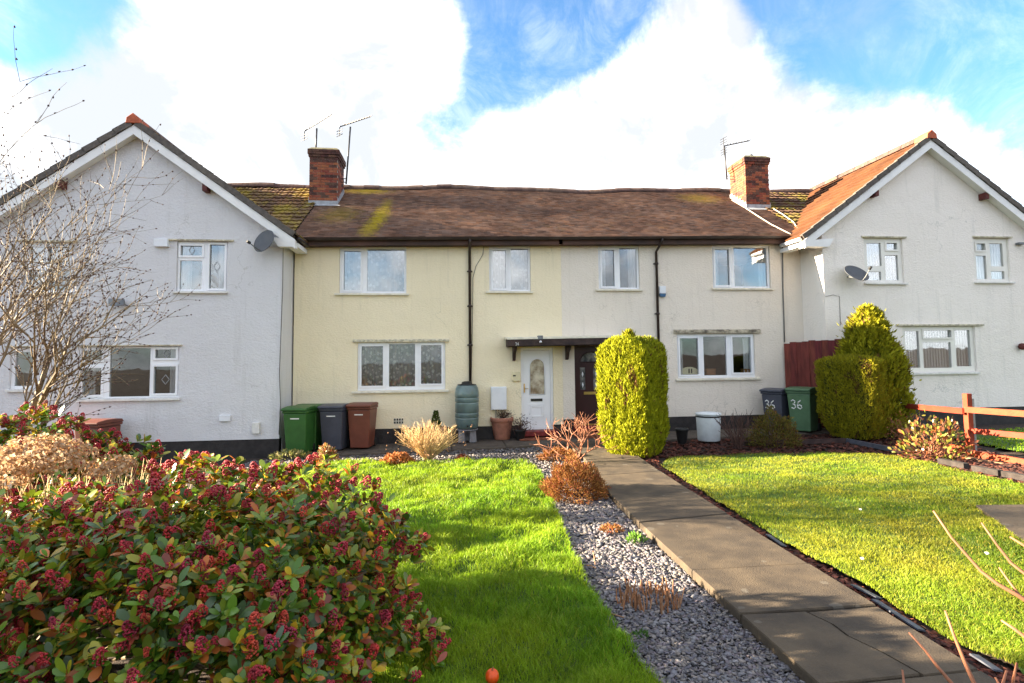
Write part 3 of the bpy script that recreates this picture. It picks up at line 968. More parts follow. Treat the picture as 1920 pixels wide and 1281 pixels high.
# left gabled house
window('left', YG, (331, 453, 426, 546), [(337, 460, 378, 479, 1), (335, 488, 377, 542), (391, 458, 420, 541, 1)], (325, 428), (318, 438, 0.045),
       sillm='sill_white', diamonds=[(357, 468, 9, 16), (404, 499, 11, 17)], back=('curtain', 'sides'))
window('left', YG, (150, 650, 336, 747), [(154, 657, 190, 676, 1), (150, 690, 188, 741, 1), (203, 653, 279, 744), (289, 655, 329, 672, 1), (286, 687, 328, 738, 1)], (146, 338), (144, 342, 0.03),
       sillm='sill_white', glass='glass_low', diamonds=[(309, 663, 11, 13), (307, 712, 12, 16)], back=('lace_dim', 'sides'))
window('left', YG, (44, 455, 136, 548), [(53, 462, 80, 495), (88, 462, 128, 495, 1), (50, 505, 80, 544, 1), (88, 505, 128, 544)], (38, 142), (34, 146, 0.045), sillm='sill_white')
window('left', YG, (18, 652, 64, 730), [(25, 660, 58, 724)], (14, 68), (12, 70, 0.03), sillm='sill_white', glass='glass_low')
# cream house
window('cream', YF, (636, 462, 762, 550), [(644, 470, 676, 544, 1), (688, 467, 758, 546)], (628, 767), (632, 766, 0.02, 0.005), back=('lace', 'folds'))
window('cream', YF, (917, 461, 995, 546), [(924, 469, 949, 541, 1), (958, 466, 991, 543)], (911, 999), (914, 999, 0.02, 0.005), back=('lace', 'folds'))
window('cream', YF, (670, 642, 835, 732), [(677, 649, 718, 724, 1), (729, 645, 778, 725), (789, 647, 828, 720, 1)], (660, 841), (662, 842, 0.07), glass='glass_low', back=('lace_dim', 'folds'))
# off white house
window('pale', YF, (1122, 460, 1199, 542), [(1129, 468, 1153, 537, 1), (1163, 465, 1195, 539)], (1117, 1204), (1119, 1203, 0.02, 0.005), back=('curtain', 'sides'))
window('pale', YF, (1336, 460, 1444, 540), [(1342, 467, 1369, 535, 1), (1378, 464, 1440, 537)], (1334, 1449), (1334, 1448, 0.02, 0.005), back=('curtain', 'sides'))
wlow = window('pale', YF, (1270, 626, 1416, 709), [(1276, 634, 1311, 703, 1), (1321, 631, 1364, 704), (1375, 632, 1410, 699, 1)], (1267, 1425), (1263, 1425, 0.11), hoodm='hood_mould',
              glass='glass_low', back=('curtain', 'sides'))
# right gabled house
CR = dict(frame='cream_upvc', sillm='sill_white')
window('right', YG, (1621, 447, 1694, 530), [(1628, 455, 1655, 498), (1664, 455, 1684, 468, 1), (1663, 478, 1687, 525), (1630, 509, 1655, 525)], (1620, 1699), (1615, 1697, 0.05), back=('blind_blue', 'slats'), glass='glass', **CR)
window('right', YG, (1828, 447, 1893, 528), [(1833, 456, 1850, 469, 1), (1860, 456, 1884, 499), (1834, 479, 1853, 523), (1862, 508, 1887, 523)], (1826, 1899), (1823, 1895, 0.05), back=('blind', 'slats'), glass='glass_low', **CR)
window('right', YG, (1694, 612, 1830, 698), [(1701, 621, 1727, 690), (1734, 619, 1786, 633, 1), (1734, 642, 1787, 690), (1795, 619, 1823, 687)], (1690, 1834), (1680, 1842, 0.05), back=('blind', 'slats'), glass='glass_low', **CR)

# ornaments standing inside the lower window of the off white house
orn = thing('window_ornament', 'pale half round clock like ornament on the sill inside the off white house', 'ornament', P(1293, 702, YF + 0.16))
c = orn.location
MB().prism([(c.x + 0.30 * math.cos(a), c.y, c.z + 0.20 * math.sin(a)) for a in np.linspace(0, math.pi, 14)], (0, 0.03, 0)).build('face', M['box_cream'], orn)
for dx in (-0.03, 0.04):
    MB().box(c.x + dx, c.x + dx + 0.035, c.y - 0.006, c.y, c.z + 0.03, c.z + 0.15).build('mark', M['black'], orn)
for (px, w, lab) in ((1333, 0.26, 'brown box on the sill inside the middle pane of the off white house'), (1401, 0.20, 'brown box on the sill inside the right pane of the off white house')):
    p = P(px, 703, YF + 0.17)
    o = thing('storage_box', lab, 'box', p)
    MB().box(p.x - w / 2, p.x + w / 2, p.y - 0.02, p.y + 0.15, p.z, p.z + 0.14).build('carton', M['card'], o, bevel=0.004)
    MB().box(p.x - w / 2 - 0.008, p.x + w / 2 + 0.008, p.y - 0.028, p.y + 0.158, p.z + 0.14, p.z + 0.165).build('lid', M['card'], o)

# doors
dwx = rect((977, 652, 1038, 806), YF)
dbx = rect((1078, 648, 1141, 797), YF)
openings['cream'].append(dwx)
openings['pale'].append(dbx)


def arch_door(hk, r, mat, glz, arch, extra, brass_y):
    H = houses[hk]
    x0, x1, z0, z1 = r
    Y = YF + 0.06
    fr = MB().plate(x0 + 0.003, x1 - 0.003, z0, z1 - 0.003, [(x0 + 0.07, x1 - 0.07, z0 + 0.05, z1 - 0.07)], Y, Y + 0.09).build('door', M[mat], H)
    ax0, ax1, az0, azs, az1 = arch                       # glazed light: sides, foot, spring line, crown
    leaf = MB().plate(x0 + 0.074, x1 - 0.074, z0 + 0.054, z1 - 0.074, [(ax0, ax1, az0, az1)] + extra, Y + 0.02, Y + 0.065)
    n = 12
    cx, rx = (ax0 + ax1) / 2, (ax1 - ax0) / 2
    for i in range(n):
        a, b = math.pi * i / n, math.pi * (i + 1) / n
        p, q = (cx + rx * math.cos(a), azs + (az1 - azs) * math.sin(a)), (cx + rx * math.cos(b), azs + (az1 - azs) * math.sin(b))
        leaf.prism([(p[0], Y + 0.0205, p[1]), (q[0], Y + 0.0205, q[1]), (q[0], Y + 0.0205, az1), (p[0], Y + 0.0205, az1)], (0, 0.044, 0))
    leaf.build('leaf', M[mat], fr)
    rim = MB()
    pts = [(ax0, Y + 0.012, az0)] + [(cx - rx * math.cos(math.pi * i / 16), Y + 0.012, azs + (az1 - azs) * math.sin(math.pi * i / 16)) for i in range(17)] + [(ax1, Y + 0.012, az0), (ax0, Y + 0.012, az0)]
    rim.tube(pts, 0.014, 6)
    rim.build('moulding', M[mat], fr, smooth=True)
    MB().box(ax0 - 0.01, ax1 + 0.01, Y + 0.04, Y + 0.046, az0 - 0.01, az1 + 0.01).build('pane', M[glz], fr)
    for e in extra:
        MB().box(e[0] - 0.01, e[1] + 0.01, Y + 0.04, Y + 0.046, e[2] - 0.01, e[3] + 0.01).build('pane', M[glz], fr)
    return fr, Y


gx = rect((994, 673, 1022, 740), YF)
fr, Yd = arch_door('cream', dwx, 'upvc', 'frost', (gx[0], gx[1], gx[2], gx[3] - 0.2, gx[3]), [], 0)
pl = rect((993, 758, 1022, 786), YF)
for e, yy in ((0.0, 0.016), (0.045, 0.010)):
    MB().plate(pl[0] + e, pl[1] - e, pl[2] + e, pl[3] - e, [(pl[0] + e + 0.03, pl[1] - e - 0.03, pl[2] + e + 0.03, pl[3] - e - 0.03)], Yd + yy - 0.006, Yd + 0.021).build('moulding', M['upvc'], fr)
lb = rect((996, 748, 1018, 753), YF)
MB().box(lb[0], lb[1], Yd + 0.008, Yd + 0.022, lb[2], lb[3]).build('letterbox', M['black'], fr)
hp = P(983, 729, Yd)
mb = MB().box(hp.x - 0.015, hp.x + 0.015, Yd - 0.012, Yd + 0.001, hp.z - 0.10, hp.z + 0.13)
mb.tube([(hp.x, Yd - 0.012, hp.z), (hp.x, Yd - 0.045, hp.z), (hp.x + 0.10, Yd - 0.05, hp.z)], 0.009, 6)
mb.build('handle', M['brass'], fr)
g1 = rect((1089, 660, 1131, 679), YF)
s1 = rect((1089, 689, 1099, 731), YF)
s2 = rect((1114, 689, 1124, 731), YF)
M['fan'] = mk('dim_door_glass', (0.05, 0.055, 0.06, 1), 0.12, 0.2, 8, c2=(0.24, 0.23, 0.22, 1), spec=0.9)
fr, Yd = arch_door('pale', dbx, 'door_brown', 'fan', (g1[0], g1[1], g1[2], g1[2] + 0.01, g1[3]), [s1, s2], 0)
for s in (s1, s2):
    for k in (0.12, 0.40):
        MB().tube([((s[0] + s[1]) / 2, Yd + 0.03, s[2] + k - 0.07), ((s[0] + s[1]) / 2, Yd + 0.028, s[2] + k), ((s[0] + s[1]) / 2, Yd + 0.03, s[2] + k + 0.07)], [0.004, 0.026, 0.004], 6).build('glass_jewel', M['box_white'], fr)
lb = rect((1096, 735, 1119, 740), YF)
MB().box(lb[0], lb[1], Yd - 0.004, Yd + 0.022, lb[2], lb[3]).build('letterbox', M['brass'], fr)
for (hk, r) in (('cream', dwx), ('pale', dbx)):
    z = r[2]
    MB().box(r[0] - 0.06, r[1] + 0.05, 13.74, 14.05, z - 0.13, z - 0.004).build('threshold', M['red_step'], houses[hk], bevel=0.01)
    MB().box(r[0] - 0.12, r[1] + 0.12, 13.42, 13.737, gz(r[0]) + 0.015, z - 0.15).build('doorstep', M['tile_step'], houses[hk], bevel=0.015)
    if hk == 'pale':
        MB().box(r[0] + 0.05, r[1] - 0.05, 13.98, 14.055, z + 0.004, z + 0.03).build('weather_bar', M['brass'], houses[hk])


# walls
def front_wall(hk, x0, x1, z0, z1, Y, mat, gable=None):
    mb = MB().plate(x0, x1, z0, z1, openings[hk], Y, Y + 0.22)
    if gable:
        xa, za = gable
        mb.prism([(x0, Y, z1), (x1, Y, z1), (xa, Y, za)], (0, 0.22, 0))
    return mb.build('wall', M[mat], houses[hk])


# terrace walls (tops hidden behind the fascia)
for hk, xa, xb, mat in (('cream', XL, XM - 0.002, 'cream_wall'), ('pale', XM, XR, 'pale_wall')):
    zp = zPl((xa + xb) / 2)
    front_wall(hk, xa, xb, zp, zE((xa + xb) / 2) + 0.02, YF, mat)
    d = openings[hk][-1]
    for (p, q) in ((xa, d[0]), (d[1], xb)):
        MB().box(p, q, YF + 0.012, YF + 0.2, gz(xa) - 0.1, zp - 0.002).build('plinth', M['plinth'], houses[hk])
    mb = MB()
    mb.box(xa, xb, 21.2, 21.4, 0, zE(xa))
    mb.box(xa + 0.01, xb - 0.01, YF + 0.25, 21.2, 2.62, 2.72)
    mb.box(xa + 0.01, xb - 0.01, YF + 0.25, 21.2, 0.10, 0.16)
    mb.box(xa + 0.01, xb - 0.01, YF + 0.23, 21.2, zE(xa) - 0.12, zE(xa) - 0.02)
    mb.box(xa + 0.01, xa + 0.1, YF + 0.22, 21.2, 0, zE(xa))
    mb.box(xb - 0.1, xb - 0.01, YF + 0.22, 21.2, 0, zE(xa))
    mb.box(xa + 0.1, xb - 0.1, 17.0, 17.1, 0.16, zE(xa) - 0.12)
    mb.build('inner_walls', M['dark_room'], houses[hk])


def gable_house(hk, apex_px, eave_px, sgn, mat):
    """sgn +1: the visible inner eave is on the right of the apex, -1: on the left."""
    H = houses[hk]
    A = P(*apex_px, YV)
    E1 = P(*eave_px, YV)                                 # inner eave, top of tiles
    run = abs(E1.x - A.x)
    m = (A.z - E1.z) / run
    E2 = Vector((A.x - sgn * run, YV, E1.z))
    wi = XL if hk == 'left' else XR
    wi = (P(527, 600, YG).x if hk == 'left' else P(1546, 560, YG).x)
    wo = A.x - (wi - A.x)
    x0, x1 = min(wi, wo), max(wi, wo)
    zp = P(400, 826, YG).z if hk == 'left' else P(1800, 765, YG).z
    ze = A.z - 0.16 - m * abs(wi - A.x)
    front_wall(hk, x0, x1, zp, ze, YG, mat, (A.x, A.z - 0.16))
    MB().box(x0 + 0.01, x1 - 0.01, YG + 0.015, YG + 0.21, gz(A.x) - 0.25, zp - 0.002).build('plinth', M['plinth'], H)
    # returns and back
    for xw, s in ((x0, 1), (x1, -1)):
        MB().box(min(xw, xw + s * 0.22), max(xw, xw + s * 0.22), YG + 0.222, 21.0, gz(A.x) - 0.2, ze).build('side_wall', M['white_wall_r' if (hk == 'right') else 'white_wall'], H)
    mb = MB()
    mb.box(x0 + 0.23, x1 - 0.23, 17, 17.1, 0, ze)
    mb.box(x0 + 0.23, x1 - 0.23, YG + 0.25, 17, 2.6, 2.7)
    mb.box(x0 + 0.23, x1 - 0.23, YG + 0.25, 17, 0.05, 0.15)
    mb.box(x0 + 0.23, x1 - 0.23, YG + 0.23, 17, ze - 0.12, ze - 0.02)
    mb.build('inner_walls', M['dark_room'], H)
    # roof slab under the tiles
    mb = MB()
    for E in (E1, E2):
        for_y = 21.4
        nrm = Vector((-(A.z - E.z) * (1 if E.x < A.x else -1), 0, abs(E.x - A.x))).normalized()
        q = [Vector((A.x, YV + 0.05, A.z)) - nrm * 0.05, Vector((E.x, YV + 0.05, E.z)) - nrm * 0.05]
        mb.prism([q[0], q[1], q[1] - nrm * 0.06, q[0] - nrm * 0.06], (0, for_y - YV, 0))
    mb.build('roof', M['roof_base'], H)
    # bargeboards, soffit boxes at the feet, purlin ends
    for E in (E1, E2):
        d = Vector((E.x - A.x, 0, E.z - A.z)).normalized()
        up = Vector((-d.z, 0, d.x)) if d.x > 0 else Vector((d.z, 0, -d.x))
        a, b = Vector((A.x, YV + 0.02, A.z)), Vector((E.x, YV + 0.02, E.z)) - d * 0.02
        k = 0.175 / abs(up.z)
        top = 0.115 / abs(up.z)
        mb = MB().prism([a - Vector((0, 0, top)), b - Vector((0, 0, top)), b - Vector((0, 0, top + k)), a - Vector((0, 0, top + k))], (0, 0.03, 0))
        s = 1 if d.x > 0 else -1
        foot = Vector((wi if E is E1 else wo, 0, 0))
        fx = E.x - s * 0.02
        mb.prism([(fx, YV + 0.021, E.z - top), (fx, YV + 0.021, E.z - top - 0.16), (foot.x - s * 0.02, YV + 0.021, E.z - top - 0.16), (foot.x - s * 0.16, YV + 0.021, E.z - top + 0.06)], (0, 0.20, 0))
        mb.build('bargeboard', M['barge'], H)
        so = MB()
        so.prism([(a.x, YV + 0.051, A.z - top - k + 0.04), (b.x, YV + 0.051, E.z - top - k + 0.04), (b.x, YV + 0.051, E.z - top - k + 0.06), (a.x, YV + 0.051, A.z - top - k + 0.06)], (0, YG - YV - 0.055, 0))
        so.build('soffit', M['barge'], H)
        c = A.lerp(E, 0.43)
        MB().box(c.x - 0.05, c.x + 0.05, YV + 0.052, YG - 0.002, c.z - top - k - 0.14, c.z - top - k + 0.03).build('purlin_end', M['purlin'], H)
    # verge tiles
    L = 0.385
    vt = MB()
    vt.box(0, L + 0.03, -0.012, 0.10, -0.018, 0.012)
    vt.box(0, L + 0.03, -0.012, 0.018, -0.115, -0.018)
    vm = vt.mesh('verge_tile', M['verge'])
    for E in (E1, E2):
        d = Vector((E.x - A.x, 0, E.z - A.z))
        ln = d.length
        d.normalize()
        up = Vector((0, -1, 0)).cross(d) if d.x > 0 else d.cross(Vector((0, -1, 0)))
        if up.z < 0:
            up = -up
        n = int(ln / L) + 1
        for i in range(n):
            s = 0.10 + i * L
            if s + L > ln + 0.06:
                break
            o = Vector((A.x, YV, A.z)) + d * s
            dd = (d + up * 0.055).normalized()           # each laps over the one below
            uu = (up - d * 0.055).normalized()
            inst('verge_tile', vm, H, frame_mat(o, dd, Vector((0, 1, 0)), uu))
    # red ridge end
    mb = MB()
    w, hgt = 0.15, 0.12
    mb.prism([(A.x - w, YV - 0.03, A.z - 0.115), (A.x + w, YV - 0.03, A.z - 0.115), (A.x + w * 0.9, YV - 0.03, A.z + 0.01), (A.x, YV - 0.03, A.z + hgt), (A.x - w * 0.9, YV - 0.03, A.z + 0.01)], (0, 0.42, 0))
    mb.build('ridge_end', M['ridge_red'], H, bevel=0.01)
    # ridge tiles running back
    for i in range(10):
        mb = MB()
        y0 = YV + 0.40 + i * 0.45
        pts = [(A.x + 0.14 * math.cos(t), y0, A.z - 0.08 + 0.17 * math.sin(t)) for t in np.linspace(0, math.pi, 9)]
        mb.prism(pts, (0, 0.44, 0))
        mb.build('ridge_tile', M['ridge'], H, smooth=False)
    return A, E1, E2, m, x0, x1, ze


M['roof_base'] = mk('roof_underlay', (0.045, 0.033, 0.028, 1), 0.95, 0.2, 5)
MOSS = (0.30, 0.24, 0.018, 1)
moss_at = roof_pt(P(716, 400, 15.3).x, 0.40)
moss_at2 = roof_pt(P(690, 440, 14.0).x, 0.12)
moss_at3 = roof_pt(-2.6, 0.93)
M['plain_tile'] = roof_mat('plain_clay_tile', (0.118, 0.066, 0.048, 1), (0.205, 0.120, 0.084, 1), (0.42, 0.32, 0.012, 1), 0.10,
                           [(moss_at, (0.30, 1.0, 0.9), 0.65), (moss_at2, (0.30, 0.8, 0.6), 0.5), (roof_pt((moss_at.x + moss_at2.x) / 2, 0.26), (0.28, 0.8, 0.8), 0.55), (roof_pt(moss_at.x + 0.05, 0.62), (0.2, 0.7, 0.7), 0.35), (moss_at3, (0.95, 0.45, 0.4), 0.6), (roof_pt(8.2, 0.8), (0.9, 0.7, 0.6), 0.35), (roof_pt(-3.0, 0.4), (0.7, 0.9, 0.9), 0.25)], tint=True)
M['mossy_tile'] = roof_mat('mossy_concrete_tile', (0.075, 0.045, 0.030, 1), (0.17, 0.095, 0.055, 1), (0.34, 0.27, 0.015, 1), 0.55, orand=0.35)
M['mossy_tile_r'] = roof_mat('dark_concrete_tile', (0.055, 0.032, 0.024, 1), (0.12, 0.065, 0.042, 1), (0.22, 0.20, 0.012, 1), 0.5, orand=0.35)
M['orange_tile'] = roof_mat('orange_concrete_tile', (0.080, 0.032, 0.014, 1), (0.135, 0.056, 0.024, 1), (0.22, 0.16, 0.03, 1), 0.06, orand=0.3)

GL = gable_house('left', (250, 222), (554, 438), 1, 'white_wall')
GR = gable_house('right', (1746, 252), (1508, 440), -1, 'white_wall_r')


# terrace roof: plain tiles laid course by course (too small to pick apart)
def tile_slope(name, xa, xb, mat, parent, gauge=0.1, tw=0.166):
    ln = roof_pt(0, 1).y - roof_pt(0, 0).y
    slope_len = (roof_pt(0, 1) - roof_pt(0, 0)).length
    nc = int(slope_len / gauge)
    V, F, T = [], [], []
    for i in range(nc):
        v0, v1 = i / nc, (i + 1.25) / nc
        x = xa + (0 if i % 2 else -tw / 2)
        while x < xb:
            p, q = max(x + 0.002, xa), min(x + tw - 0.002, xb)
            x += tw
            if q - p < 0.02:
                continue
            j = rng.normal(0, 0.0022)
            lf = 0.024 + abs(j) * 1.5
            k = len(V)
            V += [roof_pt(p, v0, 0.0), roof_pt(q, v0, 0.0), roof_pt(p, v0 + j * 0.6, lf), roof_pt(q, v0 + j * 0.6, lf + rng.normal(0, 0.0015)), roof_pt(q, v1, 0.006), roof_pt(p, v1, 0.006)]
            F += [(k, k + 1, k + 3, k + 2), (k + 2, k + 3, k + 4, k + 5)]
            t = 0.72 + 0.5 * rng.random()
            w = rng.normal(0, 0.06)
            T += [(t * (1 + w), t, t * (1 - w))] * 6
    np_obj(name, [tuple(v) for v in V], F, mat, parent, tint=np.array(T), kind='stuff')


for hk, xa, xb in (('cream', XL, XM), ('pale', XM, XR)):
    tile_slope('roof_tiles', xa, xb, M['plain_tile'], houses[hk])
    mb = MB()
    n = 24
    for i in range(n):
        a, b = xa + (xb - xa) * i / n, xa + (xb - xa) * (i + 1) / n
        q = [roof_pt(a, 0, -0.012), roof_pt(b, 0, -0.012), roof_pt(b, 1, -0.012), roof_pt(a, 1, -0.012)]
        mb.add(q, [(0, 1, 2, 3)])
        r = [roof_pt(a, 1, -0.012), roof_pt(b, 1, -0.012)]
        mb.add([r[0], r[1], Vector((b, 2 * YR - YE, zE(b))), Vector((a, 2 * YR - YE, zE(a)))], [(0, 1, 2, 3)])
    mb.build('roof', M['roof_base'], houses[hk])

# larger concrete tiles on the neighbouring roofs, laid one by one
ct = MB()
prof = [(-0.165, 0.0), (-0.13, 0.018), (-0.09, 0.022), (-0.05, 0.006), (0.05, 0.006), (0.09, 0.022), (0.13, 0.018), (0.168, 0.002)]
vs = []
for y, l in ((-0.02, 0.050), (0.37, 0.0)):
    vs += [(x, y, z + l) for x, z in prof]
k = len(prof)
vs += [(x, -0.02, z - 0.0) for x, z in prof]
ct.add(vs, [(i, i + 1, i + 1 + k, i + k) for i in range(k - 1)] + [(i + 2 * k, i + 1 + 2 * k, i + 1, i) for i in range(k - 1)])
MESH = {nm: ct.mesh(nm, M[nm]) for nm in ('mossy_tile', 'mossy_tile_r', 'orange_tile')}


def lay(parent, meshname, A, ux, uy, un, ncol, nrow, cw, rh, test):
    cnt = 0
    for r in range(nrow):
        for c in range(ncol):
            o = A + ux * (cw * (c + 0.5)) + uy * (rh * r)
            if not test(o + uy * (rh * 0.5)):
                continue
            jig = (un + ux * rng.normal(0, 0.012) + uy * rng.normal(0, 0.01)).normalized()
            inst('roof_tile', MESH[meshname], parent, frame_mat(o + un * (0.012 + rng.normal(0, 0.003)), ux, jig.cross(ux).normalized(), jig))
            cnt += 1
    return cnt


def gable_z(g, X):
    A, E1, E2, m = g[:4]
    return A.z - m * abs(X - A.x) - 0.03


# side sections of the terrace roof
for hk, xa, sg, nm, g in (('left', XL - 0.01, -1, 'mossy_tile', GL), ('right', XR + 0.01, 1, 'mossy_tile_r', GR)):
    base = roof_pt(xa, 0.0)
    uy = (roof_pt(xa, 1) - roof_pt(xa, 0)).normalized()
    ux = Vector((1, 0, SLOPE)).normalized()
    un = ux.cross(uy).normalized()
    L = (roof_pt(xa, 1) - roof_pt(xa, 0)).length
    n = 11
    org = base if sg > 0 else base - ux * (0.33 * n)
    lay(houses[hk], nm, org, ux, uy, un, n, int(L / 0.30) + 1, 0.33, 0.30, lambda p: p.z > gable_z(g, p.x) - 0.12 and p.y < YR + 0.05)
    x1 = xa + sg * 0.33 * n
    mb = MB()
    q = [roof_pt(min(xa, x1), 0, -0.02), roof_pt(max(xa, x1), 0, -0.02), roof_pt(max(xa, x1), 1, -0.02), roof_pt(min(xa, x1), 1, -0.02)]
    mb.add(q, [(0, 1, 2, 3)])
    mb.add([q[3], q[2], q[2] + Vector((0, YR - YE, -2.4)), q[3] + Vector((0, YR - YE, -2.4))], [(0, 1, 2, 3)])
    mb.build('roof_base', M['roof_base'], houses[hk])
# slopes of the gabled roofs that face the terrace
for hk, g, nm in (('left', GL, 'mossy_tile'), ('right', GR, 'orange_tile')):
    A, E1 = g[0], g[1]
    a = Vector((E1.x, YV + 0.09, E1.z - 0.05))
    uy = Vector((A.x - E1.x, 0, A.z - E1.z)).normalized()
    sgn = 1 if hk == 'left' else -1
    ux = Vector((0, sgn, 0))
    un = ux.cross(uy).normalized()
    L = (A - E1).length
    ncol = 14
    org = a if sgn > 0 else a + Vector((0, 0.33 * ncol, 0))
    lay(houses[hk], nm, org, ux, uy, un, ncol, int(L / 0.30), 0.33, 0.30, lambda p: p.z > (roof_z(p.x, p.y) if YE < p.y < YR else 0) - 0.1)

# ridge tiles of the terrace
rt = MB()
pts = [(0, 0.15 * math.cos(t), -0.07 + 0.15 * math.sin(t)) for t in np.linspace(-0.1, math.pi + 0.1, 9)]
rt.prism(pts, (0.475, 0, 0))
rtm = rt.mesh('ridge_tile', M['ridge'])
x = P(428, 358, YR).x
while x < P(1535, 370, YR).x:
    hk = 'left' if x < XL else 'cream' if x < XM else 'pale' if x < XR else 'right'
    p, q = roof_pt(x, 1, 0.0), roof_pt(x + 0.46, 1, 0.0)
    ax = (q - p).normalized()
    inst('ridge_tile', rtm, houses[hk], frame_mat(p + Vector((0, 0, 0.03 + rng.normal(0, 0.006))), ax, Vector((0, 1, 0)), ax.cross(Vector((0, 1, 0)))))
    x += 0.46

# gutters, fascias, downpipes
for hk, xa, xb in (('cream', XL + 0.12, XM), ('pale', XM, XR - 0.1)):
    za, zb = zE(xa), zE(xb)
    mb = MB()
    sec = [(0.0, 0.0), (-0.015, -0.045), (-0.05, -0.07), (-0.085, -0.045), (-0.10, 0.0), (-0.09, 0.0), (-0.05, -0.055), (-0.01, 0.0)]
    mb.prism([(xa, YE - 0.0 + a, za - 0.01 + b) for a, b in sec], (xb - xa, 0, zb - za))
    mb.build('gutter', M['gutter'], houses[hk])
    mb = MB().prism([(xa - 0.1, YE + 0.03, za - 0.02), (xa - 0.1, YE + 0.055, za - 0.02), (xa - 0.1, YE + 0.055, za - 0.19), (xa - 0.1, YE + 0.03, za - 0.19)], (xb - xa + 0.1, 0, zb - za))
    mb.prism([(xa - 0.1, YE + 0.056, za - 0.165), (xa - 0.1, YF - 0.002, za - 0.165), (xa - 0.1, YF - 0.002, za - 0.185), (xa - 0.1, YE + 0.056, za - 0.185)], (xb - xa + 0.1, 0, zb - za))
    mb.build('fascia', M['fascia'], houses[hk])
pa, pb = P(880.5, 470, YF - 0.06), P(880, 722, YF - 0.06)
mb = MB().tube([(pa.x, YE - 0.05, zE(pa.x) - 0.06), (pa.x, YE - 0.05, zE(pa.x) - 0.13), (pa.x, YF - 0.06, zE(pa.x) - 0.32), (pa.x, YF - 0.06, pb.z + 0.02)], 0.037, 10)
for z in (4.3, 3.4, 2.4):
    mb.tube([(pa.x, YF - 0.06, z), (pa.x, YF - 0.06, z + 0.06)], 0.047, 10)
    mb.box(pa.x - 0.07, pa.x + 0.07, YF - 0.03, YF - 0.001, z + 0.015, z + 0.045)
mb.build('downpipe', M['gutter'], houses['cream'], smooth=True)
pa = P(1230.5, 480, YF - 0.06)
mb = MB().tube([(pa.x + 0.06, YE - 0.05, zE(pa.x) - 0.06), (pa.x + 0.06, YE - 0.05, zE(pa.x) - 0.12), (pa.x, YF - 0.06, zE(pa.x) - 0.36), (pa.x, YF - 0.06, gz(pa.x) + 0.1)], 0.035, 10)
for z in (4.55, 3.2, 1.6):
    mb.tube([(pa.x, YF - 0.06, z), (pa.x, YF - 0.06, z + 0.06)], 0.045, 10)
    mb.box(pa.x - 0.07, pa.x + 0.07, YF - 0.03, YF - 0.001, z + 0.015, z + 0.045)
mb.build('downpipe', M['gutter'], houses['pale'], smooth=True)
# gutters of the gabled roofs on the sides that face the terrace
for hk, g, s in (('left', GL, 1), ('right', GR, -1)):
    E1 = g[1]
    MB().tube([(E1.x + s * 0.03, YV + 0.12, E1.z - 0.09), (E1.x + s * 0.03, YE + 0.1, E1.z - 0.09)], 0.05, 8).build('gutter', M['barge'] if hk == 'right' else M['gutter'], houses[hk], smooth=True)
    MB().box(min(E1.x, E1.x - s * 0.25), max(E1.x, E1.x - s * 0.25), YV + 0.23, YE + 0.2, E1.z - 0.27, E1.z - 0.17).build('eaves_board', M['barge'], houses[hk])

# door canopy shared by the two front doors
cA, cB = P(952, 637, 13.36), P(1166, 633, 13.36)
can = thing('door_canopy', 'flat dark brown timber canopy with white edge over the two front doors', 'canopy', (XM, YF, cA.z))
dz = cB.z - cA.z
MB().prism([(cA.x + 0.02, 13.40, cA.z), (cA.x + 0.02, 13.40, cA.z - 0.17), (cA.x + 0.02, YF - 0.002, cA.z - 0.17), (cA.x + 0.02, YF - 0.002, cA.z + 0.03)], (cB.x - cA.x, 0, dz)).build('deck', M['wood_dark'], can)
MB().prism([(cA.x, 13.37, cA.z), (cA.x, 13.37, cA.z - 0.155), (cA.x, 13.398, cA.z - 0.155), (cA.x, 13.398, cA.z)], (cB.x - cA.x + 0.04, 0, dz)).build('fascia', M['wood_dark'], can)
MB().prism([(cA.x - 0.02, 13.35, cA.z + 0.002), (cA.x - 0.02, 13.35, cA.z + 0.045), (cA.x - 0.02, YF - 0.003, cA.z + 0.085), (cA.x - 0.02, YF - 0.003, cA.z + 0.032)], (cB.x - cA.x + 0.08, 0, dz)).build('roofing_edge', M['sill'], can)
for px in (963, 1062, 1150):
    b = P(px, 650, YF)
    z = cA.z - 0.175 + dz * (b.x - cA.x) / (cB.x - cA.x)
    MB().prism([(b.x - 0.035, YF - 0.003, z), (b.x - 0.035, 13.55, z), (b.x - 0.035, 13.58, z - 0.06), (b.x - 0.035, 13.78, z - 0.16), (b.x - 0.035, 13.90, z - 0.34), (b.x - 0.035, YF - 0.003, z - 0.36)], (0.07, 0, 0)).build('bracket', M['wood_dark'], can)


def strokes(paths, o, s, r, n=5, nrm=(0, -1, 0)):        # hand drawn figures
    mb = MB()
    for p in paths:
        mb.tube([(o.x + s * x, o.y, o.z + s * z) for x, z in p], r, n)
    return mb


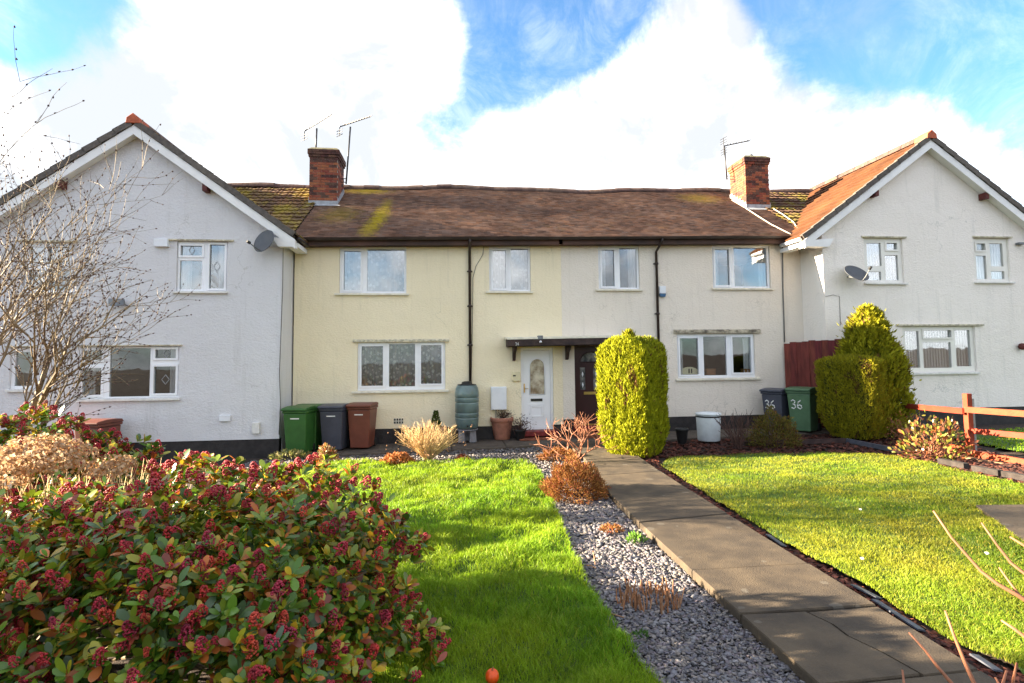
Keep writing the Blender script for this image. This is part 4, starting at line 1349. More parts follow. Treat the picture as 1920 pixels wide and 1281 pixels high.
THREE = [[(0, .85), (.2, 1), (.42, .86), (.38, .66), (.15, .54), (.40, .42), (.46, .18), (.25, 0), (0, .1)]]
FOUR = [[(.95, 0), (.95, 1), (.62, .35), (1.1, .35)]]
SIX = [[(1.05, .98), (.78, .75), (.66, .42), (.72, .12), (.95, 0), (1.12, .14), (1.08, .38), (.88, .46), (.70, .34)]]
n34 = P(966.5, 648, 13.362)
strokes(THREE + FOUR, n34, 0.075, 0.006).build('house_number', M['paint_white'], can, label='white number 34 on the canopy edge')
lp = P(1013, 633, 13.38)
lamp = thing('canopy_lamp', 'small grey box lamp on the front edge of the door canopy', 'lamp', lp)
MB().box(lp.x - 0.065, lp.x + 0.065, 13.345, 13.47, lp.z - 0.05, lp.z + 0.05).build('housing', M['grey_metal'], lamp, bevel=0.01)
MB().lathe(lp.x, 13.34, [(0.03, 0), (0.035, 0.03), (0.02, 0.05)], 12, lp.z - 0.13).build('sensor', M['box_white'], lamp, smooth=True)

# ------------------------------------------------------------------ chimneys
bk = MB().box(-0.5, 0.5, -0.5, 0.5, -0.5, 0.5)
brick_me = {n: bk.mesh('brick', M[n]) for n in ('brick', 'brick_soot')}


def roof_hit(px, py):
    d = ray(px, py)
    p0 = roof_pt(0, 0)
    n = (roof_pt(1, 0) - p0).cross(roof_pt(0, 1) - p0).normalized()
    return CAM + d * ((p0 - CAM).dot(n) / d.dot(n))


def chimney(hk, x_px, base_y, top_y, depth, sooty):
    H = houses[hk]
    f0 = roof_hit((x_px[0] + x_px[1]) / 2, base_y)
    Y0 = f0.y
    x0, x1 = P(x_px[0], (base_y + top_y) / 2, Y0).x, P(x_px[1], (base_y + top_y) / 2, Y0).x
    zt = P((x_px[0] + x_px[1]) / 2, top_y, Y0 - 0.05).z
    zb = roof_z((x0 + x1) / 2, Y0) - 0.05
    core = MB().box(x0 + 0.012, x1 - 0.012, Y0 + 0.012, Y0 + depth - 0.012, zb - 0.3, zt - 0.02)
    ch = core.build('chimney', M['mortar'], H)
    ch_off = 0.0
    nrow = int((zt - zb) / 0.075)
    cnt = 0
    for r in range(nrow):
        z = zt - 0.04 - 0.075 * (r + 0.5)
        ex = 0.05 if r < 2 else 0.028 if r == 2 else 0.0  # oversailing courses
        dark = (r < 5) if sooty else (r < 2)
        X0, X1, Ya, Yb = x0 - ex, x1 + ex, Y0 - ex, Y0 + depth + ex
        off = 0.0 if r % 2 else -0.1125

        def run(a, b):
            p = a + off
            while p < b - 0.03:
                q = min(p + 0.215, b)
                s = max(p, a)
                if q - s > 0.03:
                    yield s, q
                p += 0.225
        soot = lambda: 'brick_soot' if (dark or random.random() < (0.22 if sooty else 0.45)) else 'brick'
        for s, q in run(X0, X1):
            if z < roof_z((s + q) / 2, Y0) - 0.08:
                continue
            inst('brick', brick_me[soot()], ch, frame_mat(((s + q) / 2, Ya + 0.051 + rng.normal(0, 0.002), z), (1, 0, 0), (0, 1, 0), (0, 0, 1), (q - s, 0.102, 0.065)))
            cnt += 1
        for xs, sg in ((X0, 1), (X1, -1)):
            if sg == 1 and hk == 'cream' and False:
                continue
            for s, q in run(Ya + 0.112, Yb):
                if z < roof_z(xs, min((s + q) / 2, 2 * YR - (s + q) / 2)) - 0.1:
                    continue
                m_ = soot() if sooty else ('brick' if random.random() < 0.9 else 'brick_soot')
                inst('brick', brick_me[m_], ch, frame_mat((xs + sg * (0.051 + rng.normal(0, 0.002)), (s + q) / 2, z), (1, 0, 0), (0, 1, 0), (0, 0, 1), (0.102, q - s, 0.065)))
                cnt += 1
    cap = MB()
    e = 0.045
    cap.hull([(x0 - e, Y0 - e, zt - 0.04), (x1 + e, Y0 - e, zt - 0.04), (x1 + e, Y0 + depth + e, zt - 0.04), (x0 - e, Y0 + depth + e, zt - 0.04)],
             [(x0 + 0.05, Y0 + 0.05, zt + 0.04), (x1 - 0.05, Y0 + 0.05, zt + 0.04), (x1 - 0.05, Y0 + depth - 0.05, zt + 0.04), (x0 + 0.05, Y0 + depth - 0.05, zt + 0.04)])
    cap.build('cap', M['cap'], ch)
    fl = MB()
    zf = roof_z((x0 + x1) / 2, Y0)
    fl.box(x0 - 0.015, x1 + 0.015, Y0 - 0.018, Y0 - 0.003, zf - 0.06, zf + 0.13)
    fl.add([roof_pt(x0 - 0.12, (Y0 - 0.14 - YE) / (YR - YE), 0.03), roof_pt(x1 + 0.12, (Y0 - 0.14 - YE) / (YR - YE), 0.03), (x1 + 0.02, Y0 - 0.018, zf + 0.03), (x0 - 0.02, Y0 - 0.018, zf + 0.03)], [(0, 1, 2, 3)])
    for xs, sg in ((x0, -1), (x1, 1)):
        n = 6
        for i in range(n):
            ya, yb = Y0 + (min(YR, Y0 + depth) - Y0) * i / n, Y0 + (min(YR, Y0 + depth) - Y0) * (i + 1) / n
            za, zb_ = roof_z(xs, ya), roof_z(xs, yb)
            xa, xb = xs + sg * 0.003, xs + sg * 0.017
            fl.box(min(xa, xb), max(xa, xb), ya, yb, za - 0.05, zb_ + 0.12)
    fl.build('flashing', M['lead'], ch)
    return x0, x1, Y0, zt


cl = chimney('cream', (580, 633), 383, 277, 0.95, True)
cr = chimney('pale', (1398, 1442), 386, 292, 0.95, False)
cw = thing('chimney_cowl', 'small grey cowl on top of the right chimney', 'cowl', ((cr[0] + cr[1]) / 2 + 0.05, cr[2] + 0.4, cr[3] + 0.03))
c = cw.location
MB().lathe(c.x, c.y, [(0.05, 0), (0.05, 0.10), (0.075, 0.11), (0.075, 0.13), (0.045, 0.19), (0.02, 0.21)], 14, c.z).build('pot', M['grey_metal'], cw, smooth=True)


def aerial(label, base, top, boom, nel, el, brackets=None, yagi_up=0.0, second=None):
    t = thing('tv_aerial', label, 'aerial', base)
    MB().tube([base, top], 0.026, 8).build('mast', M['alu'], t, smooth=True)
    a, b = Vector(boom[0]), Vector(boom[1])
    d = (b - a).normalized()
    s = d.cross(Vector((0, 0, 1))).normalized()
    MB().tube([a, b], 0.018, 6).build('boom', M['alu'], t)
    e = MB()
    for i in range(nel):
        p = a.lerp(b, 0.10 + 0.9 * i / (nel - 1))
        h = el * (1.15 - 0.4 * i / (nel - 1))
        e.tube([p - s * h / 2 + Vector((0, 0, 0.02)), p + Vector((0, 0, 0.0)), p + s * h / 2 + Vector((0, 0, 0.02))], 0.013, 5)
    e.build('elements', M['alu'], t, kind='stuff')
    r = MB()
    for k in (-1, 1):
        for j in (0.10, 0.18, 0.26):
            q = a + Vector((0, 0, k * j))
            r.tube([q - s * 0.16, q + s * 0.16], 0.011, 5)
        r.tube([a, a + Vector((0, 0, k * 0.28))], 0.013, 5)
    r.build('reflector', M['alu'], t)
    if brackets:
        for z in brackets:
            MB().tube([(base[0], base[1], z), (base[0] + (base[3] if len(base) > 3 else -0.18), base[1], z)], 0.012, 6).build('bracket', M['alu'], t)
    return t


m1 = P(592, 274, cl[2] + 0.45)
t1 = P(594, 241, cl[2] + 0.45)
aerial('tv aerial on a short mast rising from the left chimney top', (m1.x, m1.y, cl[3] + 0.02), t1, (P(571, 246, m1.y - 0.2), P(622, 215, m1.y + 0.5)), 9, 0.30)
m2a, m2b = P(649, 345, cl[2] + 0.5), P(657, 238, cl[2] + 0.5)
aerial('tv aerial on a tall pole strapped to the side of the left chimney', (m2a.x, m2a.y, m2a.z), m2b, (P(637, 238, m2a.y - 0.2), P(694, 219, m2a.y + 0.5)), 11, 0.30, brackets=[m2a.z + 0.05, m2a.z + 0.16])
m3a, m3b = P(1363, 337, cr[2] + 0.7), P(1358, 273, cr[2] + 0.7)
t = aerial('slim tv aerial on a pole at the left side of the right chimney', (m3a.x, m3a.y, m3a.z), m3b, (P(1357, 274, m3a.y), P(1405, 264, m3a.y + 0.2)), 9, 0.12)
for dz_ in (0.02, 0.12):
    MB().tube([(m3a.x, m3a.y, m3a.z + dz_), (cr[0] + 0.01, m3a.y, m3a.z + dz_)], 0.012, 6).build('bracket', M['alu'], t)

# cables running down the roof from the right chimney and along the walls
def cable(label, pts, r=0.011, mat='cable', group=None):
    o = MB().tube(pts, r, 6).build('cable', M[mat], smooth=True)
    tag(o, label, 'cable', group)
    return o


def on_roof(px, py, l=0.035):
    p = roof_hit(px, py)
    return roof_pt(p.x, (p.y - YE) / (YR - YE), l)


cable('pale cable running down the roof from the right chimney foot', [on_roof(1372, 372), on_roof(1396, 386), on_roof(1420, 402), on_roof(1445, 418), on_roof(1470, 431), on_roof(1482, 437)], 0.017, 'cable_white')
cable('pale cable curving down to the roof corner right of the right chimney', [on_roof(1449, 389, 0.06), on_roof(1466, 400, 0.06), on_roof(1486, 415, 0.06), on_roof(1496, 430, 0.06), P(1503, 447, YE - 0.12), P(1506, 462, YF - 0.05)], 0.017, 'cable_white')
cable('thin grey cable down the white gable wall beside the cream house', [P(x, y, YG - 0.012) for x, y in ((553, 448), (531, 463), (530, 540), (527, 620), (524, 700), (526, 760), (523, 815))], 0.009)
cable('thin cable looping beside the downpipe on the cream house', [P(x, y, YF - 0.012) for x, y in ((908, 458), (905, 478), (892, 500), (887, 520), (886, 600), (884, 700))], 0.007)
cable('grey conduit down the off white wall near the right gable', [P(x, y, YF - 0.02) for x, y in ((1467, 456), (1468, 540), (1470, 600), (1471, 642))], 0.017)
cable('thin cable crossing the white wall above the right conifer', [P(x, y, YG - 0.01) for x, y in ((1548, 556), (1562, 553), (1574, 556), (1576, 610))], 0.006)


# ------------------------------------------------------------------ things on the walls
def dish(label, c, face, w, h, arm_px):
    t = thing('satellite_dish', label, 'satellite dish', c)
    f = Vector(face).normalized()
    s = f.cross(Vector((0, 0, 1))).normalized()
    u = s.cross(f)
    n, rings = 28, 6
    V, F = [c - f * 0.05], []
    for i in range(1, rings + 1):
        r = i / rings
        for k in range(n):
            a = 2 * math.pi * k / n
            V.append(c + s * (w / 2 * r * math.cos(a)) + u * (h / 2 * r * math.sin(a)) - f * 0.05 * (1 - r * r))
    F = [(0, 1 + k, 1 + (k + 1) % n) for k in range(n)]
    F4 = []
    mb = MB()
    mb.add(V, F + [(1 + (i - 1) * n + k, 1 + i * n + k, 1 + i * n + (k + 1) % n, 1 + (i - 1) * n + (k + 1) % n) for i in range(1, rings) for k in range(n)])
    r = mb.build('reflector', M['dish'], t, smooth=True)
    so = r.modifiers.new('thick', 'SOLIDIFY')
    so.thickness = 0.008
    tip = c + f * 0.36 - u * 0.22
    MB().tube([c - u * h * 0.46 - f * 0.02, c - u * h * 0.46 + f * 0.1, tip], 0.012, 6).build('arm', M['grey_metal'], t)
    MB().tube([tip - f * 0.05, tip + f * 0.03], [0.035, 0.028], 10).build('receiver', M['black'], t)
    MB().tube([c - f * 0.05, c - f * 0.15, Vector((c.x, YG - 0.002, c.z - 0.05))], 0.02, 8).build('wall_bracket', M['grey_metal'], t)
    return t


dish('grey satellite dish under the eaves of the left white gable', P(495, 452, YG - 0.36), (-0.50, -0.78, 0.30), 0.62, 0.56, None)
dish('grey satellite dish beside the upper window of the right white gable', P(1606, 512, YG - 0.32), (0.10, -0.80, 0.70), 0.66, 0.60, None)


def wall_box(name, label, cat, px, Y, d, mat, extra=None):
    x0, x1, z0, z1 = rect(px, Y)
    t = thing(name, label, cat, ((x0 + x1) / 2, Y, z0))
    b = MB().box(x0, x1, Y - d, Y - 0.001, z0, z1).build('case', M[mat], t, bevel=0.012)
    return t, (x0, x1, z0, z1)


wall_box('alarm_box', 'white oblong alarm box beside the upper window of the left white gable', 'alarm box', (292, 449, 318, 464), YG, 0.10, 'box_white')
t, r = wall_box('alarm_box', 'white and blue alarm box beside the downpipe of the off white house', 'alarm box', (1235, 537, 1247, 551), YF, 0.07, 'box_white')
MB().hull([(r[0] + 0.02, YF - 0.06, r[2] - 0.085), (r[1] - 0.02, YF - 0.06, r[2] - 0.085), (r[1] - 0.02, YF - 0.002, r[2] - 0.085), (r[0] + 0.02, YF - 0.002, r[2] - 0.085)],
          [(r[0], YF - 0.07, r[2] - 0.001), (r[1], YF - 0.07, r[2] - 0.001), (r[1], YF - 0.002, r[2] - 0.001), (r[0], YF - 0.002, r[2] - 0.001)]).build('lens', M['blue'], t)
t, r = wall_box('meter_box', 'white meter box on the cream wall above the large terracotta pot', 'meter box', (920, 725, 949, 768), YF, 0.14, 'box_white')
MB().plate(r[0] + 0.02, r[1] - 0.02, r[2] + 0.02, r[3] - 0.02, [], YF - 0.152, YF - 0.142).build('door', M['box_white'], t, bevel=0.003)
MB().tube([(r[0] + 0.13, YF - 0.03, r[2]), (r[0] + 0.13, YF - 0.03, r[2] - 0.36)], 0.012, 6).build('cable', M['cable_white'], t)
t, r = wall_box('door_bell_box', 'small cream entry box on the cream wall left of the white door', 'door bell', (960, 697, 975, 715), YF, 0.05, 'box_cream')
MB().box(r[0] + 0.02, r[0] + 0.09, YF - 0.056, YF - 0.051, r[3] - 0.12, r[3] - 0.085).build('slot', M['black'], t)
wall_box('gas_vent', 'small white vent cover low on the left white wall', 'vent', (412, 778, 433, 790), YG, 0.06, 'box_white')
wall_box('meter_vent', 'narrow pale grey box low on the left white wall by the corner', 'meter box', (474, 792, 488, 813), YG, 0.07, 'sill_white')
t, r = wall_box('air_brick', 'dark air brick low on the cream wall above the small pot', 'air brick', (738, 784, 757, 795), YF, 0.012, 'sill')
for i in range(4):
    for j in range(2):
        w, h = (r[1] - r[0]) / 4, (r[3] - r[2]) / 2
        MB().box(r[0] + w * (i + .18), r[0] + w * (i + .82), YF - 0.0135, YF - 0.011, r[2] + h * (j + .15), r[2] + h * (j + .85)).build('hole', M['black'], t)
fl = P(221, 567, YG - 0.16)
t = thing('floodlight', 'small grey floodlight on the left white wall above the lower window', 'floodlight', fl)
MB().hull([(fl.x - 0.14, fl.y - 0.10, fl.z - 0.09), (fl.x + 0.16, fl.y - 0.06, fl.z - 0.09), (fl.x + 0.13, fl.y + 0.06, fl.z - 0.05), (fl.x - 0.12, fl.y + 0.04, fl.z - 0.05)],
          [(fl.x - 0.16, fl.y - 0.08, fl.z + 0.08), (fl.x + 0.14, fl.y - 0.04, fl.z + 0.08), (fl.x + 0.1, fl.y + 0.07, fl.z + 0.08), (fl.x - 0.12, fl.y + 0.05, fl.z + 0.08)]).build('housing', M['grey_metal'], t, bevel=0.01)
MB().tube([(fl.x + 0.05, fl.y + 0.04, fl.z - 0.02), (fl.x + 0.16, fl.y + 0.10, fl.z - 0.07), (fl.x + 0.16, YG - 0.001, fl.z - 0.07)], 0.016, 6).build('bracket', M['grey_metal'], t)
rl = P(1917, 650, YG - 0.1)
t = thing('wall_lamp', 'small round dark red lamp at the right edge on the right white wall', 'lamp', rl)
MB().lathe(rl.x, rl.y, [(0.02, -0.09), (0.075, -0.06), (0.09, 0), (0.07, 0.07), (0.02, 0.09)], 16, rl.z).build('globe', M['purlin'], t, smooth=True)
MB().tube([rl, (rl.x, YG - 0.001, rl.z + 0.02)], 0.02, 8).build('arm', M['black'], t)
sl = P(1913, 457, YG - 0.06)
t = thing('security_light', 'small dark sensor light beside the upper right window of the right gable', 'light', sl)
MB().box(sl.x - 0.09, sl.x + 0.09, YG - 0.12, YG - 0.001, sl.z - 0.03, sl.z + 0.03).build('housing', M['grey_metal'], t, bevel=0.01)


# ------------------------------------------------------------------ wheelie bins
def wheelie(label, mat, group, lidmat=None, sticker=True):
    t = thing('wheelie_bin', label, 'wheelie bin', (0, 0, 0), 0, group)
    lidmat = lidmat or mat
    mb = MB()
    q = lambda w, f, b, z: [(-w / 2, f, z), (w / 2, f, z), (w / 2, b, z), (-w / 2, b, z)]
    mb.hull(q(0.44, -0.24, 0.20, 0.03), q(0.53, -0.315, 0.30, 0.92))
    mb.hull(q(0.565, -0.335, 0.32, 0.925), q(0.57, -0.34, 0.325, 0.985))
    b = mb.build('body', M[mat], t, bevel=0.018)
    li = MB()
    sec = [(-0.375, 0.988), (-0.38, 1.03), (-0.34, 1.048), (-0.10, 1.075), (0.16, 1.07), (0.30, 1.055), (0.33, 0.99)]
    li.prism([(-0.29, y, z) for y, z in sec], (0.58, 0, 0))
    l = li.build('lid', M[lidmat], t, bevel=0.014)
    MB().tube([(-0.24, 0.37, 1.0), (0.24, 0.37, 1.0)], 0.016, 8).build('handle', M[mat], t, smooth=True)
    for s in (-1, 1):
        MB().box(s * 0.2 - 0.02, s * 0.2 + 0.02, 0.30, 0.385, 0.96, 1.02).build('hinge', M[mat], t)
        MB().tube([(s * 0.19, 0.27, 0.1), (s * 0.245, 0.27, 0.1)], 0.1, 18).build('wheel', M['tyre'], t)
    if sticker:
        MB().box(-0.10, 0.10, -0.3165, -0.309, 0.80, 0.822).build('sticker', M['paint_white'], t)
    return t


def stand(px, Y, h=0.02):                               # spot on the ground at depth Y seen at column px
    x = P(px, 820, Y).x
    return Vector((x, Y, gz(x) + h))


def put(t, px, py, rz, sc=1.0, h=0.02):
    t.location = stand(px, py, h)
    t.rotation_euler = (0, 0, rz)
    t.scale = (sc,) * 3


wb = 'bins against the cream and left white walls'
put(wheelie('green wheelie bin in front, leftmost of the row by the cream wall', 'bin_green', wb), 563, 13.10, R(-9))
put(wheelie('second green wheelie bin half hidden behind the leftmost green one', 'bin_green', wb), 582, 13.58, R(-9), 1.0)
put(wheelie('slate grey wheelie bin between the green and brown bins', 'bin_grey', wb), 629, 13.38, R(-9))
put(wheelie('brown wheelie bin right of the slate grey one under the cream house window', 'bin_brown', wb), 680, 13.48, R(-9))
b = wheelie('brown wheelie bin behind the red shrub under the left white house window', 'bin_brown', wb)
b.location = (P(188, 790, 12.6).x, 12.55, gz(-8.5) - 0.05)
b.rotation_euler = (0, 0, R(-10))
wr = 'bins painted 36 near the red brown fence'
for lab, mat, px, py, sc in (('grey wheelie bin painted 36 beside the red brown fence', 'bin_grey', 1461, 13.42, 1.0), ('faded green wheelie bin painted 36 in front of the grey one', 'bin_green_pale', 1510, 12.95, 1.04)):
    b = wheelie(lab, mat, wr, sticker=False)
    mb = strokes([[(x, z) for x, z in p] for p in THREE + SIX], Vector((-0.17, -0.292, 0.56)), 0.21, 0.014)
    mb.v = [(x, y - 0.085 * (z - 0.56), z) for x, y, z in mb.v]
    mb.build('painted_number', M['paint_white'], b, label='hand painted white number 36')
    b.location = stand(px, py)
    b.rotation_euler = (0, 0, R(-60) if mat == 'bin_grey' else R(-56))
    b.scale = (sc,) * 3

# water butt on its stand
p = G(876, 829, 0.02)
wbt = thing('water_butt', 'ribbed grey green water butt under the downpipe of the cream house', 'water butt', (p.x, 13.66, p.z))
c = wbt.location
z0 = c.z + 0.33
prof = [(0.20, 0.0), (0.265, 0.03), (0.285, 0.18)]
for zz in (0.25, 0.37, 0.62, 0.74):
    prof += [(0.295, zz), (0.297, zz + 0.008), (0.281, zz + 0.016), (0.281, zz + 0.03), (0.298, zz + 0.04)]
prof += [(0.297, 0.86), (0.285, 0.98), (0.25, 1.06), (0.22, 1.075)]
MB().lathe(c.x, c.y, prof, 40, z0).build('barrel', M['butt'], wbt, smooth=True)
MB().lathe(c.x, c.y, [(0.235, 1.07), (0.24, 1.085), (0.14, 1.10), (0.12, 1.15), (0.06, 1.165)], 28, z0).build('lid', M['black'], wbt, smooth=True)
MB().lathe(c.x, c.y, [(0.27, 0.30), (0.27, 0.328)], 28, c.z).build('stand_top', M['stand'], wbt)
for a in (R(215), R(325), R(90)):
    x, y = c.x + 0.17 * math.cos(a), c.y + 0.17 * math.sin(a)
    MB().hull([(x - 0.09, y - 0.06, c.z), (x + 0.09, y - 0.06, c.z), (x + 0.09, y + 0.06, c.z), (x - 0.09, y + 0.06, c.z)],
              [(x - 0.07, y - 0.06, c.z + 0.3), (x + 0.07, y - 0.06, c.z + 0.3), (x + 0.07, y + 0.06, c.z + 0.3), (x - 0.07, y + 0.06, c.z + 0.3)]).build('stand_leg', M['stand'], wbt, bevel=0.02)
MB().tube([(c.x, c.y - 0.27, z0 + 0.1), (c.x, c.y - 0.34, z0 + 0.1), (c.x, c.y - 0.345, z0 + 0.06)], 0.018, 8).build('tap', M['black'], wbt)


# ------------------------------------------------------------------ foliage tools
def leaf_shape(n=4, curl=0.12, fold=0.12):               # unit leaf: length 1 along +y, about 0.4 wide
    prof = [(0.0, 0.03), (0.2, 0.13), (0.5, 0.22), (0.8, 0.18), (0.94, 0.09), (1.0, 0.0)]
    V = []
    for y, w in prof:
        z = -curl * y * y
        V += [(-w, y, z + fold * w), (0, y, z), (w, y, z + fold * w)]
    F = []
    for i in range(len(prof) - 1):
        for k in (0, 1):
            a = i * 3 + k
            F.append((a, a + 1, a + 4, a + 3))
    return np.array(V), np.array(F)


LV, LF = leaf_shape()


def leaf_field(name, pos, dirs, nrm, length, width, tints, mat, parent, kind='stuff', simple=False):
    n = len(pos)
    y = unit(dirs)
    x = unit(np.cross(y, nrm))
    z = np.cross(x, y)
    if simple:
        V0 = np.array([(0, 0, 0), (-0.5, 0.45, 0.08), (0, 1, 0), (0.5, 0.45, 0.08)], float)
        F0 = np.array([(0, 3, 2), (0, 2, 1)])
    else:
        V0, F0 = LV * np.array([2.3, 1, 1]), LF
    V = pos[:, None, :] + x[:, None, :] * (V0[None, :, 0, None] * width[:, None, None]) + y[:, None, :] * (V0[None, :, 1, None] * length[:, None, None]) \
        + z[:, None, :] * (V0[None, :, 2, None] * length[:, None, None])
    F = (np.arange(n) * len(V0))[:, None, None] + F0[None]
    return np_obj(name, V.reshape(-1, 3), F.reshape(-1, F0.shape[1]), mat, parent, tint=np.repeat(tints, len(V0), axis=0), kind=kind, smooth=not simple)


# red flowered evergreen shrubs --------------------------------------------
ico_v = []
ico_f = []


def small_sphere(c, r):
    v = [(0, 0, 1), (0.89, 0, 0.45), (0.28, 0.85, 0.45), (-0.72, 0.53, 0.45), (-0.72, -0.53, 0.45), (0.28, -0.85, 0.45),
         (0.72, 0.53, -0.45), (-0.28, 0.85, -0.45), (-0.89, 0, -0.45), (-0.28, -0.85, -0.45), (0.72, -0.53, -0.45), (0, 0, -1)]
    f = [(0, 1, 2), (0, 2, 3), (0, 3, 4), (0, 4, 5), (0, 5, 1), (1, 6, 2), (2, 7, 3), (3, 8, 4), (4, 9, 5), (5, 10, 1),
         (6, 7, 2), (7, 8, 3), (8, 9, 4), (9, 10, 5), (10, 6, 1), (11, 7, 6), (11, 8, 7), (11, 9, 8), (11, 10, 9), (11, 6, 10)]
    return [(c[0] + r * a, c[1] + r * b, c[2] + r * d) for a, b, d in v], f


def panicle(nb, seed):
    r = np.random.default_rng(seed)
    mb = MB()
    for i in range(nb):
        h = r.random() ** 0.8
        rad = 0.026 * (1 - h) ** 0.6 + 0.004
        a = r.random() * 2 * math.pi
        mb.add(*small_sphere((rad * math.cos(a), rad * math.sin(a), 0.008 + 0.060 * h), 0.0036 + 0.0026 * r.random()))
    mb.tube([(0, 0, -0.02), (0, 0, 0.05)], 0.004, 4)
    return mb.mesh('flower_cluster', M['bud'], smooth=True)


PANS = [panicle(64, s) for s in range(5)]
PAN_ARR = []
for pm in PANS:
    v = np.zeros(len(pm.vertices) * 3)
    pm.vertices.foreach_get('co', v)
    PAN_ARR.append((v.reshape(-1, 3), [tuple(p.vertices) for p in pm.polygons]))


def skim_tint(n, warm):
    pal = np.array([(0.06, 0.14, 0.012), (0.10, 0.20, 0.015), (0.19, 0.26, 0.02), (0.32, 0.30, 0.02), (0.46, 0.30, 0.02), (0.46, 0.13, 0.02), (0.24, 0.05, 0.025), (0.07, 0.12, 0.05)])
    pr = np.array([0.20, 0.25, 0.20, 0.12, 0.06, 0.03, 0.05, 0.09])
    pw = np.array([0.12, 0.14, 0.16, 0.19, 0.15, 0.12, 0.07, 0.05])
    p = pr * (1 - warm) + pw * warm
    return pal[rng.choice(len(pal), n, p=p / p.sum())] * (0.7 + 0.6 * rng.random((n, 1)))


def skimmia(label, blobs, n_out, n_in, pan_frac, warm, keep, size=1.0, loc=None):
    t = thing('flowering_shrub', label, 'shrub', loc)
    P0, D0, inner = [], [], []
    for cnt, shell in ((n_out, 1.0), (n_in, 0.82)):
        got = 0
        while got < cnt:
            b = blobs[rng.choice(len(blobs), p=np.array([q[3] * q[4] for q in blobs]) / sum(q[3] * q[4] for q in blobs))]
            d = rng.normal(size=3)
            d /= np.linalg.norm(d)
            if d[2] < -0.15:
                continue
            c, rad = np.array(b[:3]), np.array([b[3], b[4], b[5]])
            lump = 1 + 0.13 * math.sin(d[0] * 7 + b[0] * 3) * math.sin(d[1] * 6 + 2) + 0.10 * math.sin(d[2] * 11 + d[0] * 9) + rng.normal(0, 0.045)
            p = c + d * rad * shell * lump
            if p[2] < gz(p[0]) + 0.05:
                continue
            if any(np.sum(((p - np.array(q[:3])) / np.array([q[3], q[4], q[5]])) ** 2) < 0.62 * shell for q in blobs):
                continue
            nrm = d / rad
            nrm /= np.linalg.norm(nrm)
            P0.append(p)
            D0.append(nrm)
            inner.append(shell < 1)
            got += 1
    P0, D0, inner = np.array(P0), np.array(D0), np.array(inner)
    sh = unit(D0 * 0.75 + np.array([0, 0, 0.65]) + rng.normal(0, 0.28, D0.shape))   # shoot directions
    pos, dr, nm, ln, ww, tt = [], [], [], [], [], []
    for i in range(len(P0)):
        k = rng.integers(6, 10)
        s = sh[i]
        a1 = np.cross(s, [0.3, 0.5, 0.8])
        a1 /= np.linalg.norm(a1)
        a2 = np.cross(s, a1)
        ph = rng.random() * 6.28
        for j in range(k):
            an = ph + j * 2.4
            out = a1 * math.cos(an) + a2 * math.sin(an)
            el = 0.25 + 0.95 * rng.random()
            d = out * math.cos(el) + s * math.sin(el)
            pos.append(P0[i] - s * (0.03 * rng.random()) + out * 0.008)
            dr.append(d)
            nm.append(s * math.cos(el) - out * math.sin(el))
            L = size * (0.038 + 0.062 * rng.random())
            ln.append(L)
            ww.append(L * (0.40 + 0.16 * rng.random()))
    pos, dr, nm, ln, ww = map(np.array, (pos, dr, nm, ln, ww))
    tt = skim_tint(len(pos), warm)
    dist = np.linalg.norm(pos - np.array(CAM), axis=1)
    vis = dist - ln * 6
    scr = np.array([(Vector(q) - CAM).dot(cR) / (Vector(q) - CAM).dot(cF) for q in pos])
    vv = np.array([(Vector(q) - CAM).dot(cU) / (Vector(q) - CAM).dot(cF) for q in pos])
    infr = (np.abs(scr) < 0.92) & (vv > -0.62)
    facing = np.einsum('ij,ij->i', np.repeat(D0, 1, axis=0)[np.minimum(np.arange(len(pos)) * len(D0) // len(pos), len(D0) - 1)], np.array(CAM) - pos)
    order = np.argsort(np.where(infr & (facing > 0), vis, vis + 50))
    pick = order[:keep]
    rest = np.ones(len(pos), bool)
    rest[pick] = False
    leaf_field('leaves', pos[rest], dr[rest], nm[rest], ln[rest], ww[rest], tt[rest], M['leaf'], t)
    if keep:
        variants = []
        vt = skim_tint(14, warm)
        for q in range(14):
            me = bpy.data.meshes.new('leaf')
            me.from_pydata([tuple(v) for v in LV * np.array([2.3, 1, 1])], [], [tuple(int(i) for i in f) for f in LF])
            ca = me.color_attributes.new('tint', 'FLOAT_COLOR', 'POINT')
            ca.data.foreach_set('color', np.tile(np.append(vt[q], 1.0), len(LV)).astype(np.float32))
            me.polygons.foreach_set('use_smooth', [True] * len(me.polygons))
            me.materials.append(M['leaf'])
            variants.append(me)
        for i in pick:
            y = Vector(dr[i]).normalized()
            x = y.cross(Vector(nm[i])).normalized()
            z = x.cross(y)
            inst('leaf', variants[random.randrange(14)], t, frame_mat(pos[i], x, y, z, (ww[i], ln[i], ln[i])))
    # flower clusters
    outer = np.where(~inner)[0]
    rng.shuffle(outer)
    fl_ = outer[:int(len(outer) * pan_frac)]
    dd = np.linalg.norm(P0[fl_] - np.array(CAM), axis=1) + 50 * (np.einsum('ij,ij->i', D0[fl_], np.array(CAM) - P0[fl_]) < -0.2)
    fl_ = fl_[np.argsort(dd)]
    V, F, o = [], [], 0
    for q, i in enumerate(fl_):
        s = Vector(sh[i])
        x = s.orthogonal().normalized()
        sc = size * (0.75 + 0.65 * rng.random())
        mt = frame_mat(P0[i], x * sc, s.cross(x) * sc, s * sc)
        if q < 290 and keep:
            inst('flower_cluster', PANS[q % 5], t, mt)
        else:
            va, fa = PAN_ARR[q % 5]
            m4 = np.array(mt)
            V.append(va @ m4[:3, :3].T + m4[:3, 3])
            F += [tuple(k + o for k in f) for f in fa if len(f) == 3]
            o += len(va)
    if V:
        np_obj('flower_clusters', np.concatenate(V), np.array(F), M['bud'], t, kind='stuff', smooth=True)
    # a few woody stems
    st = MB()
